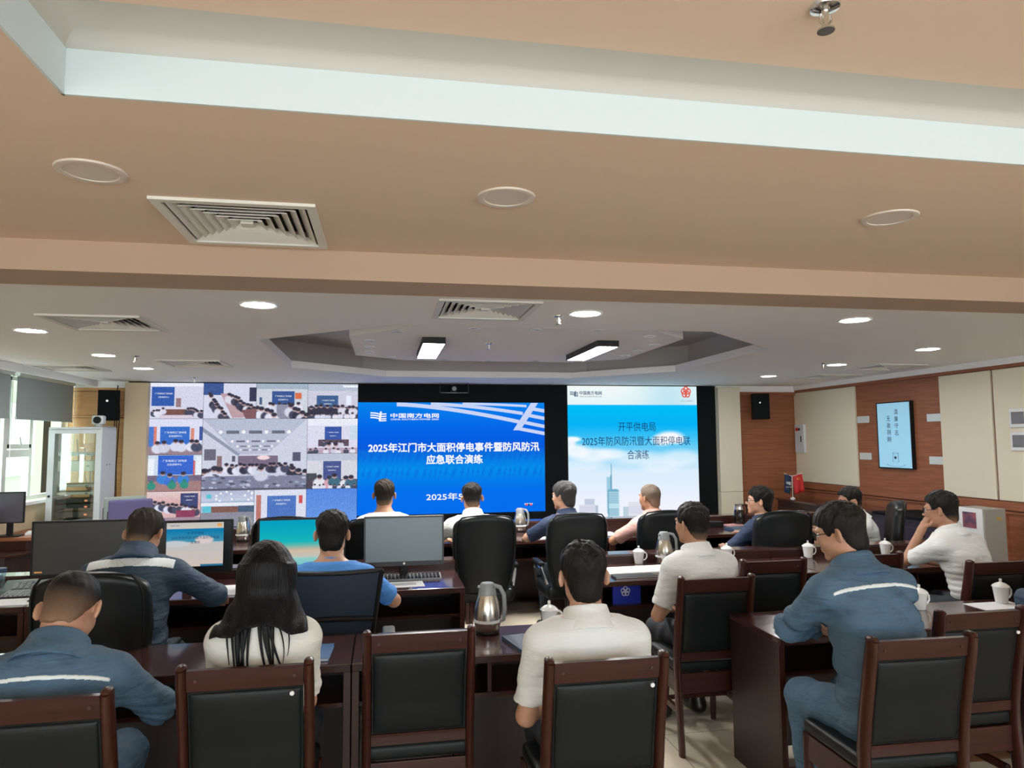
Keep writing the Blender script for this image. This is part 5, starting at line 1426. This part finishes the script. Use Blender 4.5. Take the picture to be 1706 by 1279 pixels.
        ear = ell(E2, (.004, -.006, 0), (.0085, .021, .034)); ear = -smin(-ear, ell(E2, (.012, .001, .003), (.008, .011, .019)), .006)
        d = smin(d, ear, .008)
        return d * hs
    def neckf(P): return cone(P, nb_ - np.array((0, .0, .05)), at_neck + R[:, 2] * .02 * hs - R[:, 1] * .012, .064 * hs, .058 * hs)
    short = sleeve == 'short'
    def bodyf(P):
        d = torso(P, -.010)
        d = smin(d, trap(P, -.012), .05)
        d = smin(d, neckf(P), .04)
        d = smin(d, headf(P), .020)
        for s in (1, -1):
            d = smin(d, arm(P, s, -.006, -.003, 0), .03)
            hd = None
            m = np.linalg.norm(P - WR[s].astype(np.float32), axis=1) < .30
            hd = np.full(len(P), 9., np.float32)
            if m.any():
                Pm = P[m]; h_ = np.full(len(Pm), 9., np.float32)
                for a, b, r1, r2, k in HP[s]: h_ = smin(h_, cone(Pm, a, b, r1, r2), k)
                hd[m] = h_
            d = smin(d, hd, .012)
            if legs:
                d = smin(d, leg(P, s, -.008), .04)
                d = smin(d, cone(P, AN[s] - np.array((0, .02, .04)), AN[s] + np.array((0, .13, -.062)), .030, .022), .02)
        return d
    pts = np.array([hc + R @ np.array(v) * hs for v in ((0, .12, .13), (.1, -.12, .1), (-.1, .1, -.12), (0, -.12, .12))] + list(EL.values()) + [WR[1] + (WR[1] - EL[1]) * .85, WR[-1] + (WR[-1] - EL[-1]) * .85] + list(SH.values()) + list(KN.values()) + [AN[1] + np.array((0, .16, -.09)), AN[-1] + np.array((0, -.1, -.09)), np.array((0, -.17, z0))])
    lo = pts.min(0) - .09; hi = pts.max(0) + .09; lo[2] = max(lo[2], .012)
    sdf_mesh('body', bodyf, lo, hi, res, skm, root)
    # ---- shirt
    ph_ = [rl.uniform(0, 6.28) for _ in range(8)]
    def folds(P):
        x, y, z = P[:, 0], P[:, 1], P[:, 2]; t = np.clip((z - z0) / H, 0, 1)
        low = np.exp(-((t - .34) / .28) ** 2)
        s1 = np.sin(78 * z + 9 * x + 2.2 * np.sin(13 * x + ph_[0]) + ph_[1]); wv = (1 - 1.6 * np.abs(s1)) * low * (.6 + .6 * np.sin(7 * x + ph_[2])) + .5 * np.sin(50 * z - 30 * x + 2 * np.sin(9 * y + ph_[2]) + ph_[3]) * low
        arm_m = np.zeros_like(x)
        for s in (1, -1):
            q = np.linalg.norm(P - EL[s].astype(np.float32), axis=1); arm_m += np.exp(-(q / .10) ** 2) * np.sin(85 * ((P - EL[s].astype(np.float32)) @ ((WR[s] - SH[s]) / np.linalg.norm(WR[s] - SH[s])).astype(np.float32)) + ph_[4] + 3 * np.sin(12 * x))
            q2 = np.linalg.norm(P - (SH[s] + np.array((-.035 * s, 0, -.10))).astype(np.float32), axis=1); arm_m += .7 * np.exp(-(q2 / .09) ** 2) * np.sin(60 * (z + x * s * .8) + ph_[5])
        up = .55 * (1 - 1.7 * np.abs(np.sin(17 * np.abs(x) + 13 * z + ph_[6] + 1.5 * np.sin(9 * z + 5 * x + ph_[7])))) * np.exp(-((t - .72) / .22) ** 2)
        return fold * (wv + arm_m + up)
    hem = seat + .045
    def shirtf(P, fd=True):
        t_ = np.clip((P[:, 2] - z0) / H, 0, 1); d = torso(P, .011 + loose * np.exp(-((t_ - .25) / .38) ** 2), 1.)
        d = smin(d, trap(P, .008), .06)
        for s in (1, -1):
            if short:
                c0 = EL[s] * .80 + SH[s] * .20; n = EL[s] - SH[s]; n = (n / np.linalg.norm(n)).astype(np.float32)
                a = cone(P, SH[s], EL[s], .063, .058); a = np.maximum(a, (P - c0.astype(np.float32)) @ n)
                d = smin(d, a, .045)
            else:
                c0 = WR[s] - (WR[s] - EL[s]) * .02; n = WR[s] - EL[s]; n = (n / np.linalg.norm(n)).astype(np.float32)
                a = cone(P, SH[s], EL[s], .064, .056); a = smin(a, np.maximum(cone(P, EL[s], WR[s], .055, .039), (P - c0.astype(np.float32)) @ n), .03)
                d = smin(d, a, .045)
        if fd: d = d + folds(P)
        d = np.maximum(d, hem - P[:, 2])
        return np.maximum(d, P[:, 2] - (neck + .002 - .12 * (P[:, 1] - lean)))
    apts = np.array(list(SH.values()) + list(EL.values()) + ([] if short else list(WR.values())) + [np.array((.19, -.17, hem)), np.array((-.19, .16 + lean, neck + .06))])
    slo, shi = apts.min(0) - .10, apts.max(0) + .10
    so = sdf_mesh('shirt', shirtf, slo, shi, res, shm, root)
    # collar
    if collar in ('shirt', 'stand', 'round'):
        ax = nb_ - np.array((0, .0, .02)); n = ndir.astype(np.float32)
        h0, h1, rr, th = {'shirt': (-.022, .058, .070, .0045), 'stand': (-.03, .066, .073, .006), 'round': (-.018, .030, .069, .007)}[collar]
        def colf(P):
            q = P - ax.astype(np.float32); h = q @ n; rad = np.linalg.norm(q - h[:, None] * n, axis=1)
            r0 = rr * hs + .10 * np.maximum(.02 - h, 0) + (.0 if collar == 'round' else .012 * np.clip((.03 - h) / .05, 0, 1))
            tilt = h - .18 * q[:, 1] * (-1)
            d = np.maximum(np.abs(rad - r0) - th, np.maximum(h0 - h, h - h1 * (1 - 4.0 * np.clip(q[:, 1], 0, .1))))
            if collar != 'round':                                            # folded outer leaf
                rad2 = np.abs(rad - (r0 + .010 + .25 * np.clip(h1 - h, 0, .1))) - th
                d = np.minimum(d, np.maximum(rad2, np.maximum(h0 - .012 - h, h - h1 * (1 - 4.0 * np.clip(q[:, 1], 0, .1)))))
            return d * .8
        sdf_mesh('collar', colf, nb_ - np.array((.14, .14, .09)), nb_ + np.array((.14, .14, .09)), .0042, shm, so)
    if stripe:
        zs, hh, drop = stripe
        def stf(P):
            zz = zs - drop * (np.abs(P[:, 0]) / .2) ** 2.2
            d = np.maximum(shirtf(P) - .0035, np.abs(P[:, 2] - zz) - hh)
            d = np.maximum(d, -(shirtf(P) + .004)); return np.maximum(d, np.maximum(P[:, 1] - yc(P[:, 2]) + .02, np.abs(P[:, 0]) - .19 * shw))
        st = sdf_mesh('reflective_stripe', stf, (-.24, -.3 + min(lean, 0), zs - .12), (.24, .3 + lean, zs + .06), .0042, M['stripe'], so); st['label'] = 'pale reflective stripe'
    # ---- trousers and shoes
    if legs:
        TM = M[trousers]
        def trf(P):
            d = np.maximum(torso(P, .004), P[:, 2] - (hip + .06))
            for s in (1, -1):
                d = smin(d, np.maximum(leg(P, s, .010 if trousers == 'trouser' else .026), .085 - P[:, 2]), .05)
            return d + .0025 * np.sin(60 * P[:, 1] + 40 * P[:, 2] + 3 * np.sin(20 * P[:, 0])) * np.clip((P[:, 1] + .05) * 4, 0, 1)
        lp = np.array(list(KN.values()) + list(AN.values()) + [np.array((.2, -.15, hip + .08)), np.array((-.2, -.15, .08))])
        sdf_mesh('trousers', trf, lp.min(0) - .09, lp.max(0) + .09, max(res, .009), TM, root)
        for s in (1, -1):
            def shf(P):
                d = cone(P, AN[s] + np.array((0, -.035, -.045)), AN[s] + np.array((0, .15, -.058)), .044, .036)
                d = smin(d, cone(P, AN[s] + np.array((0, -.02, .0)), AN[s] + np.array((0, -.02, -.04)), .045, .045), .02)
                return np.maximum(d, .004 - P[:, 2])
            sdf_mesh('shoe', shf, AN[s] + np.array((-.08, -.12, -.1)), AN[s] + np.array((.08, .24, .07)), .009, M['shoe'], root)
    # ---- hair
    st_ = hairstyle
    HL = {'short': [(-.11, -.085), (-.075, -.082), (-.045, -.05), (-.026, -.012), (-.005, .020), (.012, .012), (.026, -.008), (.036, .0), (.048, .045), (.075, .070), (.12, .085)],
          'buzz': [(-.11, -.075), (-.075, -.070), (-.045, -.04), (-.026, -.008), (-.005, .020), (.012, .014), (.026, .0), (.036, .01), (.048, .05), (.07, .078), (.12, .092)],
          'full': [(-.11, -.092), (-.075, -.090), (-.045, -.062), (-.028, -.018), (-.005, .012), (.012, .006), (.026, -.016), (.036, -.01), (.05, .035), (.085, .056), (.12, .066)],
          'long': [(-.11, -.4), (.0, -.4), (.035, -.4), (.05, .02), (.07, .062), (.12, .08)]}[st_]
    hx, hz_ = [v[0] for v in HL], [v[1] for v in HL]
    thick = {'short': (.004, .020), 'buzz': (.0025, .008), 'full': (.008, .024), 'long': (.016, .016)}[st_]
    def back_y(x, z):
        ys = np.linspace(-.35, .25, 241, dtype=np.float32); P = np.stack([np.full_like(ys, x), ys, np.full_like(ys, z)], 1); d = shirtf(P, True); k = np.where(d < 0)[0]
        return float(ys[k[0]]) if len(k) else 9.
    if st_ == 'long':
        BZ_ = np.linspace(hc[2] - .45, hc[2], 40); B0, B1 = [np.array([back_y(x, z) for z in BZ_]) for x in (0., .11)]
        for Bk in (B0, B1):                                              # carry the line of the back on up behind the neck
            ok = np.where(Bk < 5)[0][-1]; Bk[ok:] = Bk[ok] + (BZ_[ok:] - BZ_[ok]) * 1.3
    def hairf(P):
        q = ((P - hc) @ R) / hs
        base = smin(ell(q, (0, -.014, .032), (.077, .096, .088)), ell(q, (0, -.052, -.045), (.056, .050, .06)), .03) if st_ != 'long' else ell(q, (0, -.016, .030), (.079, .097, .090))
        tt = np.clip((q[:, 2] - .0) / .10, 0, 1); t2 = tt * tt * (3 - 2 * tt)
        th = thick[0] + (thick[1] - thick[0]) * t2
        n = .0032 * np.sin(95 * q[:, 0] + 40 * q[:, 1] + ph_[0]) * np.sin(80 * q[:, 1] + 60 * q[:, 2] + ph_[1]) + .0022 * np.sin(210 * q[:, 0] + ph_[2]) * np.sin(170 * q[:, 1] + 90 * q[:, 2] + ph_[3])
        d = base - th + n * (.35 + t2) * (1. if st_ in ('short', 'full') else .35)
        g = (np.interp(q[:, 1], hx, hz_) - q[:, 2]) * .8 + n * .8
        d = -smin(-d, -g, .004)
        if st_ == 'long':
            z = q[:, 2]; sp_ = np.clip(-z / .33, 0, 1); a = np.interp(z, [-.36, -.20, -.13, -.06, .02, .08], [.170, .165, .140, .112, .098, .08]); b = np.interp(z, [-.36, -.3, -.1, .05], [.030, .042, .068, .085])
            yy = np.interp(z, [-.36, -.2, -.1, .05], [-.105, -.085, -.058, -.02])
            b0 = np.interp(P[:, 2], BZ_, B0); b1 = np.interp(P[:, 2], BZ_, B1); bk = b0 + np.clip(b1 - b0, 0, .2) * (P[:, 0] / .11) ** 2 + .012 - hc[1]; yy = smin(yy, np.minimum(bk, .2), .06)
            x = np.abs(q[:, 0]) / a; y = np.abs(q[:, 1] - yy) / b
            c = ((x ** 2.4 + y ** 2.4) ** (1 / 2.4) - 1) * np.minimum(a, b) + .0025 * np.sin(130 * q[:, 0] + 4 * np.sin(10 * z)) * np.clip(-z * 6, 0, 1) + .004 * np.sin(40 * q[:, 0] + 5 * z)
            edge = -.155 - .006 * np.sin(61 * q[:, 0] + 1.) - .05 * np.clip(np.abs(q[:, 0] - .01) / .12, 0, 1.2) ** .7
            c = np.maximum(c, np.maximum(edge - z, z - .03)); c = np.maximum(c, q[:, 1] - .04)
            d = smin(d, c, .06)
        return d * hs
    def tint(V):
        q = ((V - hc) @ R) / hs
        if st_ == 'long': return q[:, 0] * 0
        lo_ = {'short': (-.082, -.030), 'buzz': (-.072, .045), 'full': (-.10, -.085)}[st_]
        f_ = 1 - np.clip((q[:, 2] - lo_[0]) / (lo_[1] - lo_[0]), 0, 1)
        back = np.clip((.035 - q[:, 1]) / .02, 0, 1) if st_ != 'full' else 1
        return f_ * .75 * back
    ext = np.array((.14, .15, .15)) * hs; lo_h = hc - ext; hi_h = hc + ext
    if st_ == 'long': lo_h = hc - np.array((.21, .30, .42)); hi_h = hc + np.array((.21, .15, .16))
    ho = sdf_mesh('hair', hairf, lo_h, hi_h, .0042 if res < .0068 else .0055, M[hair], root, color=None if st_ == 'long' else tint)
    if st_ == 'long':                                                     # loose locks lying on the back
        for i, (xa, xb, xc, zb, r0) in enumerate([(-.10, -.085, -.075, -.50, .006), (-.06, -.055, -.035, -.54, .008), (-.03, -.045, -.02, -.55, .006), (.015, .03, .075, -.52, .010), (.03, .055, .10, -.50, .007), (.0, .01, .05, -.53, .007), (.06, .10, .085, -.45, .005), (-.12, -.11, -.10, -.44, .005), (.09, .115, .10, -.42, .004), (-.075, -.075, -.055, -.52, .012), (-.045, -.05, -.06, -.47, .009), (.02, .035, .06, -.50, .012), (.045, .05, .055, -.46, .008)]):
            pts_ = []
            for k in range(9):
                t = k / 8; z = hc[2] + (-.145 + (zb + .15 + .145) * t) * hs; x = hc[0] + (1 - t) ** 2 * xa + 2 * t * (1 - t) * xb + t * t * xc
                pts_.append((x, min(back_y(x, z), hc[1] - .1) - .007 - .014 * (1 - t) ** 2, z))
            MB().tube(pts_, [r0 * (1 - .75 * k / 8) for k in range(9)], 6, flat=.6).obj('lock', M['hairlong'], ho, True)
    # ---- eyes, brows, glasses
    def hp(v): return tuple((hc + R @ (np.array(v, np.float32) * hs)).tolist())
    for s in (1, -1):
        e = MB(); e.sphere(hp((s * .031, .079, .006)), .0125 * hs, n=14); e = e.obj('eye', M['eyew'], root, True)
        i_ = MB(); i_.sphere(hp((s * .031, .0875, .006)), .0058 * hs, n=10); i_.obj('iris', M['black'], e, True)
        MB().tube([hp((s * .014, .093, .026)), hp((s * .030, .092, .031)), hp((s * .047, .078, .027))], .0035, 6, flat=.7).obj('eyebrow', M['black'], root, True)
    if glasses:
        g = MB()
        for s in (1, -1):
            g.tube([hp((s * .034 + .024 * math.cos(a), .104 - .25 * abs(.034 + .024 * math.cos(a) * s) * .5, .004 + .019 * math.sin(a))) for a in np.linspace(0, 2 * PI, 17)[:-1]], .0022, 6, closed=True)
            g.tube([hp((s * .060, .094, .008)), hp((s * .074, .06, .010)), hp((s * .081, .0, .010)), hp((s * .083, -.02, -.004))], .0024, 6)
        g.tube([hp((-.010, .103, .008)), hp((0, .108, .010)), hp((.010, .103, .008))], .002, 6)
        g = g.obj('glasses', M['black'], root, True)
        for s in (1, -1):
            l = MB(); l.bm.faces.new([l.bm.verts.new(hp((s * .034 + .022 * math.cos(a), .103 - .25 * abs(.034 + .022 * math.cos(a) * s) * .5, .004 + .017 * math.sin(a)))) for a in np.linspace(0, 2 * PI, 17)[:-1]]); l.obj('lens', M['plastcup'], g)
    return root


# near row
person('man in blue work uniform looking down, at the left edge, seen from behind', (-1.085, 2.79), 1.255, lean=.05, slump=-.03, hpitch=-.62, hyaw=-.05, nkl=.075, loose=.02, wr=(.10, .42, .80), wl=(-.10, .42, .80), shirt='uniform', sleeve='long', collar='stand',
       stripe=(.955, .0065, .030), hairstyle='buzz', res=.006, er=(.8, -.2, -.6), el=(-.8, -.2, -.6), fold=.005, shw=1.08, trousers='uniform', hs=1.05)
person('woman with long straight black hair in an ivory blouse, seen from behind', (-.44, 2.91), 1.32, lean=.03, slump=-.03, hpitch=-.10, wr=(.12, .36, .80), wl=(-.12, .36, .80), shirt='blouse', collar='round', hair='hairlong', hairstyle='long', res=.006, build=.84, shw=.80, fold=.005, hs=.98, er=(.1, -.6, -.8), el=(-.1, -.6, -.8))
person('man in white short sleeved shirt at the centre of the near row, seen from behind', (.785, 2.77), 1.292, lean=.04, slump=-.03, hpitch=-.06, hyaw=-.03, wr=(.06, .28, .66), wl=(-.06, .26, .64), er=(.8, -.6, -.4), el=(-.75, -.65, -.4), shirt='shirtwhite', hairstyle='full', res=.006, fold=.005, shw=1.05)
person('man with black glasses in blue work uniform leaning on the aisle desk', (2.02, 2.90), 1.41, yaw=.10, lean=.15, hpitch=-.22, hyaw=.62, wr=(.10, .52, .82), wl=(.0, .42, .80), er=(.9, -.2, -.4), el=(-1, .05, -.25), loose=.035, shirt='uniform', sleeve='long', collar='stand',
       stripe=(1.085, .007, .028), hairstyle='full', res=.006, glasses=True, fold=.014, shw=1.12, trousers='uniform', seat=.47, hs=1.0)
person('person at the right edge in a blue sleeve, mostly outside the picture', (3.63, 3.12), 1.34, lean=.12, hpitch=-.1, wr=(.1, .55, .80), wl=(-.02, .42, .82), elbow_l=(-.26, .33, .835), shirt='jacket', sleeve='long', collar='stand', res=.011, trousers='jacket')
# middle row
person('man in dark blue work jacket with a wide reflective band, seen from behind', (-1.27, 4.16), 1.345, lean=.14, hpitch=-.50, hyaw=-.12, loose=.03, nkl=.06, wr=(.34, .52, .80), wl=(-.16, .46, .80), er=(.8, -.3, -.4), el=(-.8, -.3, -.4), shirt='jacket', sleeve='long', collar='stand',
       stripe=(1.095, .019, .022), hairstyle='short', hair='hairbrown', skin='skin2', res=.0065, fold=.009, shw=1.1, trousers='jacket')
person('man in bright blue t-shirt in the mesh office chair, seen from behind', (-.285, 4.21), 1.305, lean=.08, hpitch=-.12, hyaw=-.05, wr=(.20, .42, .80), wl=(-.20, .42, .80), er=(.9, -.3, -.5), el=(-.9, -.3, -.5), shirt='tee', collar='round', hairstyle='full', res=.0065, shw=1.08)
person('man in white short sleeved shirt at the aisle end of the middle row', (1.84, 4.07), 1.318, yaw=.12, lean=.08, hpitch=.0, hyaw=.30, wr=(.06, .34, .74), wl=(-.10, .28, .66), er=(.8, -.5, -.5), el=(-.7, -.5, -.6), shirt='shirtwhite', hairstyle='short', skin='skin2', res=.0065, fold=.005)
person('man in white shirt on the right rubbing his face with his left hand', (3.86, 4.40), 1.325, yaw=.22, lean=.16, hpitch=-.10, hyaw=.42, wr=(.12, .50, .80), wl=(-.045, .275, 1.16), elbow_l=(-.19, .36, .835), er=(.8, -.3, -.5), fist=.5, shirt='shirtwhite', hairstyle='short', skin='skin2', res=.0065, fold=.006, glasses=True)
# front row
person('man in white at the left of the front row, behind the grey monitor', (.01, 6.22), 1.375, lean=.06, hyaw=-.12, shirt='shirtwhite', collar='round', hairstyle='short', hair='hairbrown', skin='skin2', res=.009)
person('man in white leaning forward at the large middle chair', (.77, 6.26), 1.33, lean=.16, hpitch=-.2, hyaw=.02, wl=(-.22, .52, .80), el=(-.9, -.2, -.4), shirt='shirtwhite', hairstyle='short', res=.009, shw=1.08)
person('grey haired man in a navy polo shirt looking left, before the black pillar', (1.575, 6.14), 1.333, yaw=.16, lean=.12, hyaw=.62, wl=(-.22, .56, .80), el=(-.9, -.2, -.4), shirt='navy', collar='shirt', hair='hairgrey', hairstyle='full', res=.009, shw=1.1, build=1.06)
person('balding man in a pale pink shirt before the sky blue slide', (2.41, 6.22), 1.297, yaw=.10, lean=.12, hyaw=.42, wl=(-.16, .46, .80), el=(-.9, -.2, -.4), shirt='pink', hair='hairbald', hairstyle='buzz', skin='skin2', res=.009)
person('man in navy polo shirt looking left from the big chair on the right', (3.30, 5.86), 1.275, yaw=.30, lean=.07, hyaw=.75, hpitch=.08, wl=(-.16, .40, .72), el=(-.9, -.3, -.5), shirt='navy', collar='shirt', hairstyle='full', res=.008, glasses=True)
person('man in a white shirt sitting sideways by the right wall, partly hidden', (4.40, 6.14), 1.235, yaw=1.05, lean=.05, hyaw=.25, hpitch=-.15, shirt='shirtwhite', hairstyle='short', skin='skin2', res=.009)
